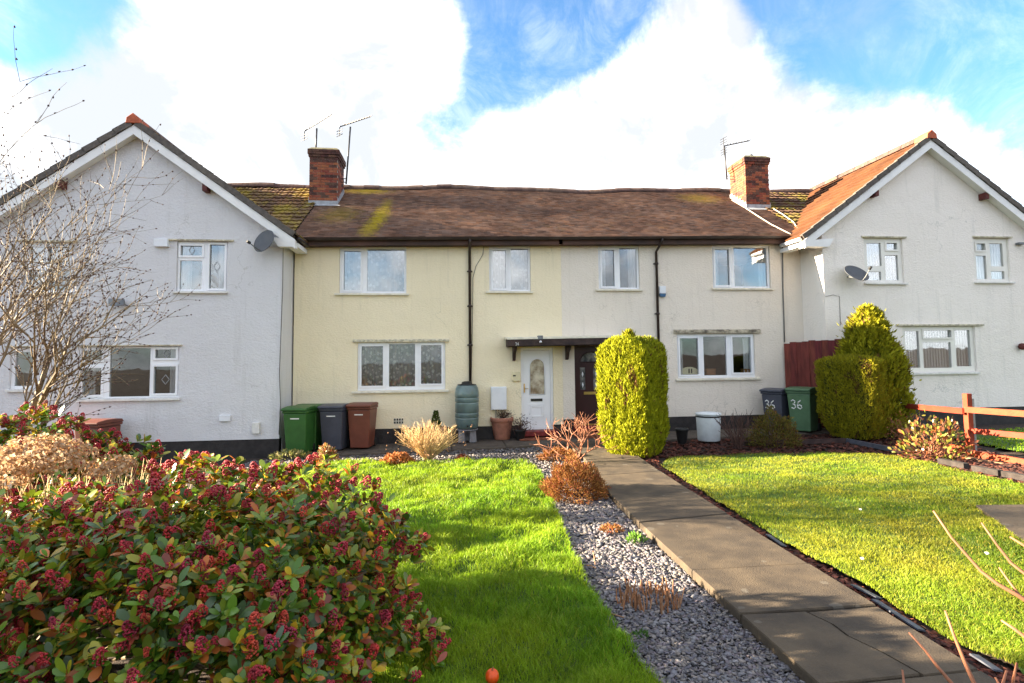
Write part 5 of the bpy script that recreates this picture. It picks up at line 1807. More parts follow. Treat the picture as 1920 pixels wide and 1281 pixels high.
    for k in range(26):
        i = rng.integers(0, len(P0))
        b = blobs[rng.integers(0, len(blobs))]
        base = Vector((b[0] + rng.normal(0, 0.25), b[1] + rng.normal(0, 0.2), gz(b[0])))
        e = Vector(P0[i])
        st.tube([base, base.lerp(e, 0.5) + Vector((0, 0, 0.1)), e], [0.012, 0.008, 0.004], 5)
    st.build('stems', M['twig'], t, kind='stuff')
    return t


skimmia('large evergreen shrub with crimson flower clusters in the left foreground', [(-1.55, 4.05, 0.15, 1.22, 1.2, 1.13), (-3.1, 4.1, 0.1, 1.35, 1.15, 1.05), (-1.15, 3.3, 0.1, 0.50, 0.80, 0.66)], 2500, 1900, 0.56, 0.6, 300, 1.0, (-1.9, 3.9, gz(-1.9)))
skimmia('darker red flowered shrub at the left edge below the bare tree', [(-5.3, 6.9, 0.3, 1.25, 0.9, 1.22), (-4.1, 6.9, 0.2, 0.75, 0.7, 0.95)], 750, 420, 0.72, 0.5, 0, 1.25, (-4.9, 6.9, gz(-4.9)))


# dried hydrangea ------------------------------------------------------------
def hydrangea(label, heads, loc):
    t = thing('hydrangea', label, 'shrub', loc)
    st = MB()
    for (x, y, z, r) in heads:
        n = int(330 * (r / 0.16) ** 2)
        d = unit(rng.normal(size=(n, 3)))
        d[:, 2] = np.abs(d[:, 2]) * 1.0 - 0.35
        d = unit(d)
        pos = np.array([x, y, z]) + d * r * (0.75 + 0.3 * rng.random((n, 1))) * np.array([1.2, 1.1, 0.75])
        dirs = unit(np.cross(d, rng.normal(size=(n, 3))) + 0.3 * d)
        L = 0.018 + 0.014 * rng.random(n)
        k = rng.random((n, 1))
        tt = (np.array([0.66, 0.50, 0.33]) * k + np.array([0.46, 0.24, 0.10]) * (1 - k)) * (0.6 + 0.55 * rng.random((n, 1)))
        leaf_field('flower_head', pos, dirs, unit(d + rng.normal(0, 0.5, d.shape)), L * 1.3, L * 1.3, tt, M['petal'], t, simple=True)
        st.tube([(loc[0] + (x - loc[0]) * 0.5 + rng.normal(0, 0.05), loc[1] + (y - loc[1]) * 0.5, gz(x)), (x + rng.normal(0, 0.04), y, z * 0.6), (x, y, z)], [0.008, 0.006, 0.004], 5)
    st.build('stems', M['twig'], t)
    n = 260
    a = rng.random(n) * 6.28
    b = np.stack([loc[0] + rng.normal(0, 0.3, n), loc[1] + rng.normal(0, 0.2, n), np.full(n, gz(loc[0]))], 1)
    e = b + np.stack([np.cos(a) * 0.35, np.sin(a) * 0.25, 0.7 + 0.5 * rng.random(n)], 1)
    sm = MB()
    for p, q in zip(b, e):
        sm.tube([p, (p + q) / 2 + np.array([0, 0, 0.08]), q], [0.005, 0.004, 0.002], 3)
    np_obj('dry_twigs', sm.v, [f for f in sm.f if len(f) == 4], M['twig_buff'], t, tint=np.ones((len(sm.v), 3)), kind='stuff')
    return t


hd = []
for (px, py, Y, r) in [(8, 850, 5.3, .15), (55, 838, 5.4, .17), (95, 832, 5.5, .15), (130, 840, 5.5, .14), (35, 870, 5.1, .15), (80, 862, 5.2, .17), (120, 868, 5.3, .14), (12, 895, 5.0, .13), (160, 845, 5.6, .08)]:
    p = P(px, py, Y)
    hd.append((p.x, p.y, p.z - 0.03, r))
hydrangea('dried buff hydrangea heads at the left edge behind the crimson shrub', hd, (-3.7, 5.35, gz(-3.7)))
hd = []
for (px, py, Y, r) in [(198, 868, 5.6, .12), (225, 866, 5.6, .11), (212, 880, 5.5, .11), (180, 885, 5.4, .08)]:
    p = P(px, py, Y)
    hd.append((p.x, p.y, p.z - 0.02, r))
hydrangea('smaller dried hydrangea with two brownish heads right of the bigger one', hd, (-2.9, 5.5, gz(-2.9)))


# bare tree -------------------------------------------------------------------
def bare_tree(label, base, stems, mat, bud_mat, levels, loc, bud_r=0.011, thick=0.035, twist=0.5, upb=0.25):
    t = thing('bare_tree', label, 'tree', loc)
    tr, br, bd = MB(), MB(), MB()
    r = np.random.default_rng(5)

    def grow(p, d, L, rad, lev, mb):
        n = 5
        pts, rs = [p], [rad]
        nodes = []
        for i in range(n):
            d = (d + Vector(r.normal(0, 0.10, 3)) + Vector((0, 0, upb * 0.10))).normalized()
            p = p + d * (L / n)
            pts.append(p)
            rs.append(rad * (1 - 0.55 * (i + 1) / n))
            nodes.append((p, d, rs[-1]))
        mb.tube(pts, rs, 7 if lev == 0 else 4 if lev < 3 else 3)
        if lev >= levels:
            for (q, dd, _) in nodes[1:]:
                if r.random() < 0.55:
                    c = q + Vector(r.normal(0, 0.004, 3))
                    bd.tube([c - dd * bud_r, c, c + dd * bud_r * 1.7], [bud_r * 0.3, bud_r * (0.7 + 0.5 * r.random()), bud_r * 0.15], 5)
            return
        for k, (q, dd, rr) in enumerate(nodes):
            if (k == 0) or (lev == 0 and k < 2):
                continue
            for s in range(2 if (lev < 2 or k == 4) else 1):
                side = dd.orthogonal()
                side.rotate(Matrix.Rotation(r.random() * 6.28, 3, dd))
                nd = (dd * (0.85 + 0.3 * r.random()) + side * (0.40 + twist * r.random()) + Vector((0, 0, upb))).normalized()
                grow(q, nd, L * (0.45 + 0.22 * r.random()), max(rr * 0.66, 0.0036), lev + 1, br)

    for (b, d, L, rad) in stems:
        grow(Vector(b), Vector(d).normalized(), L, rad, 0, tr)
    tr.build('trunk', M[mat], t, smooth=True)
    br.build('branches', M[mat], t, kind='stuff')
    if bd.v:
        bd.build('buds', M[bud_mat], t, kind='stuff')
    return t


tb = Vector((P(28, 800, 7.9).x, 7.9, 0))
tb.z = gz(tb.x)
stems = [((tb.x, tb.y, tb.z), (0.24, 0.0, 1.0), 2.3, 0.056), ((tb.x - 0.05, tb.y + 0.1, tb.z), (0.36, -0.2, 1.0), 1.8, 0.034), ((tb.x - 0.25, tb.y, tb.z), (-0.05, 0.1, 1.0), 3.0, 0.042),
         ((tb.x - 0.6, tb.y + 0.1, tb.z), (0.06, -0.12, 1.0), 3.3, 0.042), ((tb.x - 0.9, tb.y - 0.1, tb.z), (-0.08, -0.1, 1.0), 2.9, 0.04)]
bare_tree('bare budded tree in front of the left white house', tb, stems, 'twig', 'twig_bud', 3, tb)


# conifers --------------------------------------------------------------------
def conifer(label, loc, comps):
    """comps: (name, centre, radius(theta, z), height, count, outer tint, inner tint, spray length, upright, roughness)"""
    t = thing('golden_conifer', label, 'conifer', loc)
    for (name, c, radius, H, n, pal_out, pal_in, spray, upw, rough) in comps:
        th = rng.random(n) * 2 * np.pi
        zz = rng.random(n) ** 0.9 * H
        rad = np.array([radius(a, z) for a, z in zip(th, zz)])
        ok = rad > 0.01
        th, zz, rad = th[ok], zz[ok], rad[ok]
        m = len(th)
        depth = np.abs(rng.normal(0, 0.05, m)) - 0.035 * rng.random(m)
        depth -= (rng.random(m) < 0.03) * rng.random(m) * rough * 1.2          # stray shoots
        lump = rough * ((vnoise(th * 1.3, zz, 2.2, 71) - 0.5) + 1.2 * (vnoise(th * 1.2, zz * 0.8, 6.0, 72) - 0.5) + 0.8 * (vnoise(th, zz, 13.0, 73) - 0.5))
        rr = np.maximum(rad - depth + lump, 0.0)
        pos = np.stack([c[0] + rr * np.cos(th), c[1] + rr * np.sin(th), c[2] + zz], 1)
        out = np.stack([np.cos(th), np.sin(th), np.zeros(m)], 1)
        dirs = unit(out * 0.5 + np.array([0, 0, upw]) + rng.normal(0, 0.30, (m, 3)))
        nrm = unit(out + rng.normal(0, 0.45, (m, 3)))
        L = spray * (0.45 + 0.9 * rng.random(m) ** 1.3)
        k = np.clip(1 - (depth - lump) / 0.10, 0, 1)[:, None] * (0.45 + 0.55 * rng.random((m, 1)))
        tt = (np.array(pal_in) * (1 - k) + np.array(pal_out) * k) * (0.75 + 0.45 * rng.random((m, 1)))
        brown = ((vnoise(th * 2.0, zz, 3.0, 77) > 0.76) & (rng.random(m) < 0.55))[:, None]
        tt = np.where(brown, np.array([0.16, 0.085, 0.03]) * (0.6 + 0.6 * rng.random((m, 1))), tt)
        leaf_field(name, pos, dirs, nrm, L, L * 0.30, tt, M['leaf_dull'], t, simple=True)
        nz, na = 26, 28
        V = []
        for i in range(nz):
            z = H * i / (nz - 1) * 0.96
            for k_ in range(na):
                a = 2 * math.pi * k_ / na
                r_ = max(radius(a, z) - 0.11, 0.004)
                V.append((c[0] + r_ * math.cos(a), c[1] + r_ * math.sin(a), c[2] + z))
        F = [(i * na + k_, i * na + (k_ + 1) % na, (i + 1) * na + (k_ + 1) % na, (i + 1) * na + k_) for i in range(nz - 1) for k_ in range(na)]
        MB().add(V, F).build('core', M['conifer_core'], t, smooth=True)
    return t


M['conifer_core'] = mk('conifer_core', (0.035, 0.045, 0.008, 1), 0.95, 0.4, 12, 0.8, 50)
tc_ = G(1190, 862, 0.0)
tcy = tc_.y + 0.60
tcx = tc_.x * tcy / tc_.y


def sq(a, w, rot, p=4.0):                                # rounded square
    x, y = abs(math.cos(a - rot)), abs(math.sin(a - rot))
    return w / (x ** p + y ** p) ** (1 / p)


def rad1(a, z):
    base = 0.565 * (0.74 + 0.26 * min(1, (z / 0.5)) ** 0.7)
    top = 2.28 + 0.12 * math.sin(a * 2 + 0.5)
    r = sq(a, base, R(42), 5)
    if z > top - 0.3:
        k = (z - (top - 0.3)) / 0.42
        if k >= 1:
            return 0.0
        r *= math.sqrt(max(0, 1 - k ** 2.4))
    return r


tip = P(1179, 622, tcy - 0.1)
h0 = gz(tcx) + 2.0
lead = lambda a, z: max(0.0, 0.27 * (1 - z / (tip.z - h0)) ** 0.9)
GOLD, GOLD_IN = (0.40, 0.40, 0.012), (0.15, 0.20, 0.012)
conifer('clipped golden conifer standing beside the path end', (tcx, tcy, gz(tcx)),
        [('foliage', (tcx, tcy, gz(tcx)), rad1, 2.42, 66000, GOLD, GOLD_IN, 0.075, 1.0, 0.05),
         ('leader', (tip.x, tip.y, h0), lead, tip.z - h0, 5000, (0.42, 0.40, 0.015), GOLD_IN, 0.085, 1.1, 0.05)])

c2y = 12.0
cone = P(1637, 820, c2y + 0.15)
boxc = P(1606, 820, c2y - 0.12)
Hc = P(1630, 578, c2y + 0.15).z - gz(cone.x)
Hb = P(1590, 668, c2y - 0.3).z - gz(boxc.x)


def rad_cone(a, z):
    q = z / Hc
    if q < 0.18:
        r = 0.52 + 0.16 * q / 0.18
    elif q < 0.52:
        r = 0.68
    else:
        r = 0.68 * max(0, 1 - (q - 0.52) / 0.48) ** 0.75 + 0.02
    return r if q < 1 else 0.0


def rad_box(a, z):
    q = z / Hb
    w = 0.60 if q > 0.3 else 0.40 + 0.20 * (q / 0.3) ** 0.8
    r = sq(a, w, R(28), 8)
    if q > 0.9:
        r *= math.sqrt(max(0, 1 - ((q - 0.9) / 0.1) ** 2.5))
    return r


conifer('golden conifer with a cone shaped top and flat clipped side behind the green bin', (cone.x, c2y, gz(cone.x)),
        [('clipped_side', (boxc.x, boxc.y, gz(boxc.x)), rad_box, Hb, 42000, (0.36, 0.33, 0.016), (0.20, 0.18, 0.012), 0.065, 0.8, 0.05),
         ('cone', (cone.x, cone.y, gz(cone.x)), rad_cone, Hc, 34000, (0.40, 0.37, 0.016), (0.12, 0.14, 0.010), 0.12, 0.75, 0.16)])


# unseen hedge, added left of the view to shade the near garden
hg = thing('added_shade_hedge', 'unseen tall green hedge added beyond the left edge to shade the near garden', 'hedge', (-5.6, 1.6, gz(-5.6)))
n = 26000
hx, hy, hz = -5.6 + (rng.random(n) - 0.5) * 1.0, -2.5 + rng.random(n) * 6.7, rng.random(n) * 3.1
pos = np.stack([hx, hy, gz(-5.6) + hz], 1)
face = rng.integers(0, 4, n)
pos[face == 0, 0] = -5.1 + rng.normal(0, 0.05, (face == 0).sum())
pos[face == 1, 0] = -6.1 + rng.normal(0, 0.05, (face == 1).sum())
pos[face == 2, 2] = gz(-5.6) + 3.1 + rng.normal(0, 0.06, (face == 2).sum())
leaf_field('foliage', pos, rng.normal(size=(n, 3)) + np.array([0, 0, 0.4]), unit(rng.normal(size=(n, 3))), np.full(n, 0.09), np.full(n, 0.05),
           np.array([0.06, 0.12, 0.02]) * (0.6 + 0.8 * rng.random((n, 1))), M['leaf_dull'], hg, simple=True)
MB().box(-6.0, -5.2, -2.4, 4.1, gz(-5.6) - 0.05, gz(-5.6) + 3.0).build('core', M['conifer_core'], hg)


# low shrubs ------------------------------------------------------------------
def mound(name, label, px, py, rx, ry, rz, n, L, pal, loc=None, simple=True, up=0.6, mat='leaf_dull', cat='shrub', base_h=0.0, w=0.35, stems=0, stem_mat='twig_dark', p0=None):
    p = p0 if p0 is not None else G(px, py, 0)
    cy = p.y + ry * 0.9
    cx = p.x * cy / p.y
    cz = gz(cx)
    t = thing(name, label, cat, (cx, cy, cz))
    d = unit(rng.normal(size=(n, 3)))
    d[:, 2] = np.abs(d[:, 2])
    lump = 1 + 0.16 * np.sin(d[:, 0] * 6 + cx) * np.sin(d[:, 1] * 5) + 0.1 * np.sin(d[:, 2] * 9 + d[:, 0] * 8)
    pos = np.array([cx, cy, cz + base_h]) + d * np.array([rx, ry, rz]) * (lump * (0.55 + 0.5 * rng.random(n) ** 0.5))[:, None]
    dirs = unit(d + np.array([0, 0, up]) + rng.normal(0, 0.5, (n, 3)))
    pal = np.array(pal)
    tt = pal[rng.integers(0, len(pal), n)] * (0.6 + 0.7 * rng.random((n, 1)))
    ln = L * (0.6 + 0.8 * rng.random(n))
    leaf_field('foliage', pos, dirs, unit(rng.normal(size=(n, 3)) + np.array([0, 0, 0.6])), ln, ln * w, tt, M[mat], t, simple=simple)
    if stems:
        mb = MB()
        for k in range(stems):
            q = pos[rng.integers(0, n)]
            b = Vector((cx + rng.normal(0, rx * 0.12), cy + rng.normal(0, ry * 0.12), cz))
            e = Vector(q)
            mb.tube([b, b.lerp(e, 0.5) + Vector((0, 0, 0.06)), e], [0.008, 0.005, 0.003], 4)
        mb.build('stems', M[stem_mat], t, kind='stuff')
    return t


RUST = [(0.30, 0.13, 0.03), (0.38, 0.17, 0.05), (0.22, 0.10, 0.025), (0.40, 0.20, 0.06), (0.28, 0.08, 0.04)]
mound('heather', 'dense rust brown heather mound on the chippings beside the path', 1080, 944, 0.45, 0.42, 0.52, 9000, 0.045, RUST, up=0.5, stems=30, w=0.3)
mound('heather', 'low rust brown heather tuft behind the bigger mound, left of the path', 1050, 864, 0.42, 0.2, 0.18, 2200, 0.05, RUST)
mound('ground_plant', 'low russet mound at the back edge of the left lawn', 746, 872, 0.30, 0.24, 0.17, 1900, 0.05, [(0.42, 0.16, 0.05), (0.5, 0.24, 0.1), (0.3, 0.1, 0.03)], w=0.45)
mound('ground_plant', 'small russet and cream tuft in the chippings below the grey bin', 612, 868, 0.20, 0.16, 0.30, 700, 0.07, [(0.5, 0.22, 0.08), (0.6, 0.45, 0.28), (0.35, 0.12, 0.05), (0.2, 0.2, 0.05)], w=0.4)
mound('ground_plant', 'small dark red tuft in the chippings right of the buff shrub', 868, 866, 0.14, 0.12, 0.10, 300, 0.05, [(0.28, 0.07, 0.04), (0.2, 0.08, 0.05)])
mound('ground_plant', 'pale yellow green trailing plant in the chippings below the green bins', 546, 862, 0.40, 0.2, 0.14, 380, 0.08, [(0.36, 0.34, 0.10), (0.18, 0.2, 0.06), (0.45, 0.4, 0.2)], w=0.4)
mound('weed', 'small brown heather sprig on the chippings near the path edge', 1146, 1001, 0.13, 0.10, 0.05, 240, 0.04, RUST)
mound('weed', 'small green weed on the chippings near the path edge', 1192, 1020, 0.10, 0.07, 0.06, 120, 0.05, [(0.12, 0.26, 0.03), (0.18, 0.3, 0.05)], w=0.5)
mound('weed', 'tiny green weed low in the chippings near the lawn', 1204, 1198, 0.05, 0.04, 0.03, 60, 0.03, [(0.07, 0.15, 0.03)], w=0.5)
mound('low_shrub', 'olive brown conifer like shrub in front of the grey bin painted 36', 1452, 842, 0.52, 0.36, 0.72, 3600, 0.06, [(0.14, 0.12, 0.025), (0.20, 0.16, 0.03), (0.16, 0.08, 0.03), (0.10, 0.10, 0.02)], stems=24)
mound('rose_bush', 'low leafy bush with yellow green and red leaves by the rail fence', 1752, 866, 0.70, 0.40, 0.72, 620, 0.075, [(0.20, 0.21, 0.03), (0.17, 0.14, 0.03), (0.24, 0.07, 0.025), (0.26, 0.23, 0.05), (0.14, 0.05, 0.025)], simple=False, mat='leaf', stems=70, stem_mat='twig_red', w=0.5)
mound('low_shrub', 'thin reddish bush at the foot of the right conifer', 1700, 838, 0.40, 0.3, 0.62, 420, 0.05, [(0.30, 0.10, 0.05), (0.22, 0.2, 0.04), (0.2, 0.07, 0.04)], stems=30, stem_mat='twig_red')


# twiggy shrubs
def twiggy(name, label, base, n, h, spread, r0, mat, tint=None, fork=True, kind='stuff', cat='shrub', lean=0.0):
    t = thing(name, label, cat, base)
    mb = MB()
    for i in range(n):
        a = rng.random() * 6.28
        e = (rng.random() ** 0.6) * spread
        hh = h * (0.55 + 0.5 * rng.random()) * (1 - 0.25 * (e / max(spread, 1e-3)) ** 2)
        b = Vector((base[0] + 0.10 * spread * math.cos(a) * rng.random(), base[1] + 0.10 * spread * math.sin(a) * rng.random(), base[2]))
        q = Vector((base[0] + e * math.cos(a) + lean * hh, base[1] + e * math.sin(a) * 0.75, base[2] + hh))
        m1 = b.lerp(q, 0.35) + Vector((rng.normal(0, 0.02), rng.normal(0, 0.02), 0.06 * h))
        m2 = b.lerp(q, 0.7) + Vector((rng.normal(0, 0.03), rng.normal(0, 0.03), 0.05 * h))
        mb.tube([b, m1, m2, q], [r0, r0 * 0.8, r0 * 0.6, r0 * 0.35], 4)
        if fork:
            for s in (m1, m2):
                f = s + Vector((rng.normal(0, 0.12), rng.normal(0, 0.1), 0.16 + 0.14 * rng.random())) * h
                mb.tube([s, s.lerp(f, 0.5) + Vector((0, 0, 0.01)), f], [r0 * 0.6, r0 * 0.45, r0 * 0.25], 3)
    if tint:
        tt = np.array(tint) * np.ones((len(mb.v), 3))
        o = mb.build('stems', M[mat], t, kind=kind)
        ca = o.data.color_attributes.new('tint', 'FLOAT_COLOR', 'POINT')
        ca.data.foreach_set('color', np.concatenate([tt, np.ones((len(tt), 1))], 1).astype(np.float32).ravel())
    else:
        mb.build('stems', M[mat], t, kind=kind)
    return t


bp = G(803, 862, 0)
bs_ = twiggy('twiggy_shrub', 'pale buff shrub of fine bare stems behind the left lawn', tuple(bp), 210, 0.82, 0.80, 0.0065, 'twig_buff', (1.05, 1.0, 0.95))
mb = MB()
for i in range(90):
    a = rng.random() * 6.28
    e = 0.15 + 0.85 * rng.random()
    p = Vector((bp.x + e * 0.95 * math.cos(a), bp.y + 0.5 * e * math.sin(a), bp.z + 0.12 + 0.62 * e * rng.random()))
    mb.add(*small_sphere(p, 0.011 + 0.006 * rng.random()))
mb.build('seed_heads', M['paint_white'] if False else M['board_raw'], bs_, kind='stuff')
bp = G(1078, 872, 0)
bsh = thing('bare_shrub', 'leafless shrub with forked red brown branches above the heather', 'shrub', tuple(bp))
tr = MB()
r5 = np.random.default_rng(3)


def fork(p, d, L, r, lev):
    pts, rs = [p], [r]
    for i in range(3):
        d = (d + Vector(r5.normal(0, 0.13, 3))).normalized()
        p = p + d * (L / 3)
        pts.append(p)
        rs.append(r * (1 - 0.15 * (i + 1)))
    tr.tube(pts, rs, 5)
    if lev < 3:
        for k in range(3 if lev < 2 else 2):
            s = d.orthogonal()
            s.rotate(Matrix.Rotation(r5.random() * 6.28, 3, d))
            fork(p, (d * 0.9 + s * (0.45 + 0.5 * r5.random()) + Vector((0, 0, 0.25))).normalized(), L * (0.75 + 0.2 * r5.random()), r * 0.68, lev + 1)


for d in ((0.2, 0, 1), (-0.5, 0.1, 1), (0.7, -0.1, 0.8), (-0.9, 0, 0.7), (0.05, -0.3, 1), (0.45, 0.2, 0.9)):
    fork(Vector(bp), Vector(d).normalized(), 0.34, 0.017, 0)
tr.build('branches', M['twig_red'], bsh)
bp = G(1385, 842, 0)
twiggy('bare_shrub', 'dark leafless bush in front of the white tub', tuple(bp), 34, 0.85, 0.55, 0.010, 'twig_dark')

# dogwood stems rising at the lower right corner
dog = thing('bare_stem_shrub', 'bare orange brown stems rising at the lower right corner', 'shrub', (2.3, 1.3, gz(2.3)))
root = Vector((2.25, 1.35, gz(2.25)))


def stem(pxs, Ys, r0, r1, root_=True):
    pts = [P(x, y, Y) for (x, y), Y in zip(pxs, Ys)]
    if root_:
        last = pts[-1]
        pts += [last.lerp(root, 0.5), root.copy()]
    n_ = len(pts)
    MB().tube(pts, [r0 + (r1 - r0) * i / (n_ - 1) for i in range(n_)], 7).build('stem', M['twig_red'], dog, smooth=True)


stem([(1750, 958), (1784, 1008), (1838, 1070), (1870, 1095), (1908, 1116), (1960, 1150)], [1.75, 1.72, 1.68, 1.65, 1.62, 1.6], 0.0028, 0.010)
stem([(1840, 980), (1868, 1020), (1895, 1055), (1940, 1090)], [1.85, 1.82, 1.8, 1.75], 0.0026, 0.009)
stem([(1894, 1007), (1935, 1032), (1980, 1060)], [1.7, 1.68, 1.66], 0.003, 0.009)
stem([(1873, 1064), (1893, 1092), (1912, 1117)], [1.68, 1.65, 1.62], 0.0026, 0.004, False)
stem([(1772, 1145), (1788, 1190), (1808, 1240), (1828, 1285), (1850, 1340)], [1.62, 1.6, 1.58, 1.56, 1.52], 0.0032, 0.010)
stem([(1704, 1186), (1735, 1220), (1760, 1253), (1792, 1290), (1830, 1330)], [1.66, 1.63, 1.6, 1.57, 1.54], 0.003, 0.009)
stem([(1877, 1163), (1900, 1178), (1925, 1196)], [1.5, 1.48, 1.46], 0.003, 0.009)
stem([(1692, 1256), (1696, 1290), (1702, 1330)], [1.62, 1.6, 1.58], 0.0028, 0.008)
stem([(1907, 1243), (1900, 1275), (1893, 1310)], [1.5, 1.5, 1.48], 0.003, 0.008)
stem([(1887, 1258), (1878, 1290), (1872, 1330)], [1.52, 1.5, 1.48], 0.003, 0.008)
stem([(1866, 1270), (1880, 1295)], [1.52, 1.5], 0.003, 0.008)

# cut back clump of stems on the chippings
cp = G(1228, 1140, 0)
cut = thing('cut_grass_clump', 'cut back clump of brown stubble standing in the chippings', 'plant', (cp.x, cp.y + 0.15, cp.z))
for i in range(85):
    a = rng.random() * 6.28
    e = 0.06 + 0.20 * rng.random() ** 0.6
    b = Vector((cut.location.x + e * math.cos(a) * 1.05, cut.location.y + e * math.sin(a) * 0.95, cp.z - 0.03))
    h = 0.07 + 0.09 * rng.random()
    q = b + Vector((rng.normal(0, 0.018), rng.normal(0, 0.018), h))
    MB().tube([b, b.lerp(q, 0.5) + Vector((rng.normal(0, 0.006), 0, 0)), q], [0.0065, 0.006, 0.005], 5).build('stub', M['stub'] if rng.random() < 0.75 else M['board_raw'], cut)
for (a, b) in (((1128, 1150), (1170, 1158)), ((1100, 1060), (1118, 1066)), ((1112, 1033), (1116, 1060))):
    A, B = G(*a, 0.02), G(*b, 0.02)
    o = MB().tube([A, A.lerp(B, 0.5) + Vector((0, 0, 0.01)), B], 0.005, 5).build('fallen_twig', M['board_raw'])
    tag(o, {1128: 'fallen straw on the chippings left of the stubble clump', 1100: 'short fallen straw at the lawn edge above the stubble clump', 1112: 'thin fallen straw near the lawn edge pointing to the house'}[a[0]], 'straw')

# pumpkin on the lawn
pk = G(923, 1282, 0.02)
pum = thing('pumpkin', 'small orange pumpkin ornament on the grass at the bottom edge', 'pumpkin', (pk.x, pk.y, pk.z))
V, F = [], []
nu, nv = 40, 14
for i in range(nv + 1):
    f = math.pi * i / nv
    for k in range(nu):
        a = 2 * math.pi * k / nu
        rib = 1 - 0.07 * abs(math.cos(a * 5)) ** 6
        dip = 1 - 0.22 * math.exp(-(math.sin(f) / 0.35) ** 2)
        V.append((pk.x + 0.044 * math.sin(f) * rib * math.cos(a), pk.y + 0.044 * math.sin(f) * rib * math.sin(a), pk.z + 0.045 + 0.045 * math.cos(f) * dip))
F = [(i * nu + k, (i + 1) * nu + k, (i + 1) * nu + (k + 1) % nu, i * nu + (k + 1) % nu) for i in range(nv) for k in range(nu)]
MB().add(V, F).build('flesh', M['pumpkin'], pum, smooth=True)
MB().tube([(pk.x, pk.y, pk.z + 0.075), (pk.x + 0.002, pk.y, pk.z + 0.09), (pk.x + 0.007, pk.y, pk.z + 0.10)], [0.006, 0.005, 0.004], 7).build('stalk', M['stub'], pum)


# pots ------------------------------------------------------------------------
def pot(name, label, px, py, d, h, mat, rim=True, cat='plant pot', y_off=None):
    p = G(px, py, 0.015)
    y = p.y + d * 0.38 if y_off is None else y_off
    t = thing(name, label, cat, (p.x, y, p.z))
    r = d / 2
    pr = [(r * 0.62, 0), (r * 0.66, 0.02), (r * 0.90, h * 0.78)]
    if rim:
        pr += [(r * 0.92, h * 0.80), (r * 0.99, h * 0.82), (r, h * 0.97), (r * 0.98, h), (r * 0.90, h), (r * 0.86, h * 0.90)]
    else:
        pr += [(r, h), (r * 0.95, h), (r * 0.92, h * 0.9)]
    MB().lathe(p.x, y, pr, 32, p.z).build('pot', M[mat], t, smooth=True)
    MB().lathe(p.x, y, [(r * 0.84, h * 0.88), (r * 0.5, h * 0.905), (0.01, h * 0.91)], 20, p.z).build('soil', M['soil'], t)
    return t, Vector((p.x, y, p.z + h * 0.9))


t, q = pot('plant_pot', 'large terracotta pot under the white meter box', 943, 826, 0.60, 0.55, 'terracotta')
mb = MB()
for i in range(26):
    e = q + Vector((0.05 + rng.normal(0, 0.11), rng.normal(0, 0.07), 0.10 + 0.2 * rng.random()))
    mb.tube([q + Vector((rng.normal(0, 0.06), 0, -0.01)), (q + e) / 2, e], [0.006, 0.005, 0.003], 4)
mb.build('plant_stems', M['twig_dark'], t, kind='stuff')
n = 160
leaf_field('plant_leaves', np.array(q) + rng.normal(0, 1, (n, 3)) * np.array([0.10, 0.07, 0.07]) + np.array([0.06, 0, 0.12]), rng.normal(size=(n, 3)) + np.array([0, 0, 0.6]), unit(rng.normal(size=(n, 3))),
           np.full(n, 0.05), np.full(n, 0.018), np.array([0.10, 0.06, 0.035]) * (0.6 + 0.8 * rng.random((n, 1))), M['leaf_dull'], t, simple=True)
t, q = pot('plant_pot', 'dark pot with a reddish bush between the large pot and the doorstep', 973, 823, 0.32, 0.26, 'black', y_off=13.62)
n = 420
leaf_field('plant_leaves', np.array(q) + rng.normal(0, 1, (n, 3)) * np.array([0.13, 0.1, 0.10]) + np.array([0.02, 0, 0.12]), rng.normal(size=(n, 3)) + np.array([0, 0, 0.6]), unit(rng.normal(size=(n, 3))),
           np.full(n, 0.055), np.full(n, 0.02), np.array([0.085, 0.045, 0.035]) * (0.6 + 0.9 * rng.random((n, 1))), M['leaf_dull'], t, simple=True)
t, q = pot('plant_pot', 'small brown terracotta pot beneath the air brick of the cream house', 736, 830, 0.42, 0.38, 'terracotta_dark')
t, q = pot('plant_pot', 'wide terracotta pot with a young conifer behind the buff shrub', 818, 828, 0.56, 0.40, 'terracotta', y_off=13.62)
n = 700
zz = rng.random(n)
an = rng.random(n) * 6.28
rr = 0.13 * (1 - 0.75 * zz) * (0.6 + 0.5 * rng.random(n))
leaf_field('young_conifer', np.stack([q.x + rr * np.cos(an), q.y + rr * np.sin(an), q.z + 0.42 * zz], 1), np.stack([np.cos(an) * 0.6, np.sin(an) * 0.6, np.ones(n)], 1), unit(rng.normal(size=(n, 3))),
           np.full(n, 0.055), np.full(n, 0.022), np.array([0.10, 0.13, 0.03]) * (0.6 + 0.8 * rng.random((n, 1))), M['leaf_dull'], t, simple=True)
p = G(1339, 829, 0.02)
t = thing('white_tub', 'round pale tub with a dark rim band in front of the off white house', 'tub', (p.x, p.y + 0.25, p.z))
c = t.location
MB().lathe(c.x, c.y, [(0.24, 0), (0.25, 0.02), (0.275, 0.52), (0.275, 0.60)], 32, c.z).build('body', M['tub'], t, smooth=True)
MB().lathe(c.x, c.y, [(0.278, 0.545), (0.282, 0.55), (0.282, 0.575), (0.278, 0.58)], 32, c.z).build('band', M['black'], t)
MB().lathe(c.x, c.y, [(0.29, 0.602), (0.295, 0.615), (0.28, 0.64), (0.20, 0.655), (0.02, 0.66)], 32, c.z).build('lid', M['tub'], t, smooth=True)
pot('plant_pot', 'empty black plastic pot on the patio left of the white tub', 1283, 833, 0.30, 0.34, 'black')

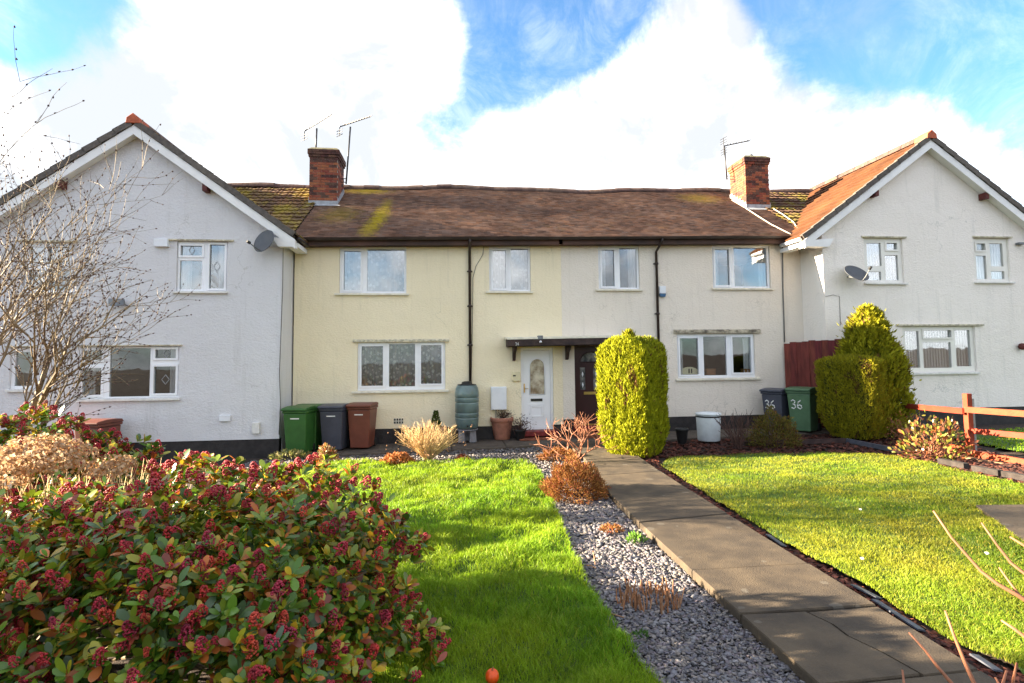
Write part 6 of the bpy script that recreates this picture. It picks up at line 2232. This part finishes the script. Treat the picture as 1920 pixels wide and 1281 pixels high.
# ------------------------------------------------------------------ fences
# tall red brown boards beside the off white house
fa, fb = P(1470, 643, 13.93), P(1590, 634, 12.70)
fence = thing('board_fence', 'tall weathered red brown board fence between the off white house and right conifer', 'fence', (fa.x, fa.y, gz(fa.x)))
d = Vector((fb.x - fa.x, fb.y - fa.y, 0))
L = d.length
dn = d.normalized()
nn = Vector((dn.y, -dn.x, 0))
w = 0.155
n = int(L / w) + 1
for i in range(n):
    a = Vector((fa.x, fa.y, 0)) + dn * (w * i)
    top = fa.z + (fb.z - fa.z) * i / n + rng.normal(0, 0.012)
    off = nn * (0.012 if i % 2 else -0.004)
    a += off
    mb = MB().prism([a + Vector((0, 0, gz(a.x) + 0.05)), a + dn * (w + 0.01) + Vector((0, 0, gz(a.x) + 0.05)), a + dn * (w + 0.01) + Vector((0, 0, top)), a + Vector((0, 0, top))], nn * 0.018)
    mb.build('board', M['fence_red'], fence)
for z in (0.5, 1.5, 2.2):
    a, b = Vector((fa.x, fa.y, z)) - nn * 0.03, Vector((fb.x, fb.y, z)) - nn * 0.03
    MB().beam(a, b, 0.04, 0.08).build('rail', M['fence_red'], fence)

# orange red post and rail fence along the boundary
pb_ = G(1820, 852, 0.0)
ptop = P(1814, 738, pb_.y)
fp0 = Vector((pb_.x, pb_.y, pb_.z))                      # post foot
# far end and near end of the run, from where the rails cross the view
q0 = P(1676, 758, 12.3)
q1 = P(1922, 771, 8.75)
rf = thing('rail_fence', 'orange red post and rail fence at the right side of the right lawn', 'fence', fp0)
zt = ptop.z
MB().box(fp0.x - 0.055, fp0.x + 0.055, fp0.y - 0.05, fp0.y + 0.05, gz(fp0.x) - 0.1, zt).build('post', M['rail'], rf, bevel=0.006)
MB().box(fp0.x + 0.06, fp0.x + 0.15, fp0.y + 0.0, fp0.y + 0.10, gz(fp0.x) - 0.1, zt - 0.10).build('concrete_post', M['post_concrete'], rf, bevel=0.006)


def rail(pxa, pxb, Ya, Yb, h, t=0.035, mat='rail'):
    a, b = P(*pxa, Ya), P(*pxb, Yb)
    MB().beam(a, b, t, h).build('rail' if mat == 'rail' else 'gravel_board', M[mat], rf)


Yp = fp0.y - 0.07
rail((1672, 759), (1806, 771), 12.2, Yp + 0.05, 0.11)
rail((1809, 768), (1950, 778), Yp, 8.4, 0.11)
rail((1822, 808), (1950, 820), Yp, 8.4, 0.10)
rail((1662, 829), (1806, 842), 12.2, Yp + 0.05, 0.13)
rail((1812, 850), (1950, 874), Yp, 8.4, 0.15, 0.05)
rail((1790, 857), (1950, 886), Yp - 0.03, 8.35, 0.10, 0.06, 'board_raw')
for (pa, pb2, Ya, Yb) in (((1762, 864), (1812, 874), 10.6, 9.9), ((1826, 878), (1876, 887), 9.9, 9.2), ((1882, 888), (1950, 902), 9.1, 8.3)):
    a, b = G(*pa, 0.02), G(*pb2, 0.03)
    MB().beam(a, b, 0.10, 0.09).build('sleeper', M['sleeper'], rf)
for (px, py) in ((1700, 842), (1625, 852)):
    pass
# low dark timber edging at the back of the right lawn bed
ed = thing('bed_edging', 'low dark timber edging in front of the two bins painted 36', 'edging', G(1480, 838, 0))
a, b = G(1395, 832, 0.03), G(1585, 826, 0.03)
MB().beam(a, b, 0.05, 0.10).build('board', M['wood_dark'], ed)
a, b = G(1587, 826, 0.03), G(1690, 846, 0.03)
MB().beam(a, b, 0.05, 0.09).build('board', M['slate'], ed)

# small pale scraps on the right lawn
for i, (px, py, lab) in enumerate(((1613, 957, 'tiny white scrap in the middle of the right lawn'), (1851, 1040, 'white scrap on the right lawn near the neighbour path'), (1616, 1050, 'tiny pale scrap on the right lawn below the white one'))):
    p = G(px, py, 0.03)
    o = MB().prism([(p.x, p.y, p.z), (p.x + 0.03, p.y + 0.006, p.z), (p.x + 0.036, p.y + 0.03, p.z + 0.008), (p.x + 0.01, p.y + 0.036, p.z + 0.006)], (0, 0, 0.006)).build('scrap', M['paint_white'])
    tag(o, lab, 'scrap')
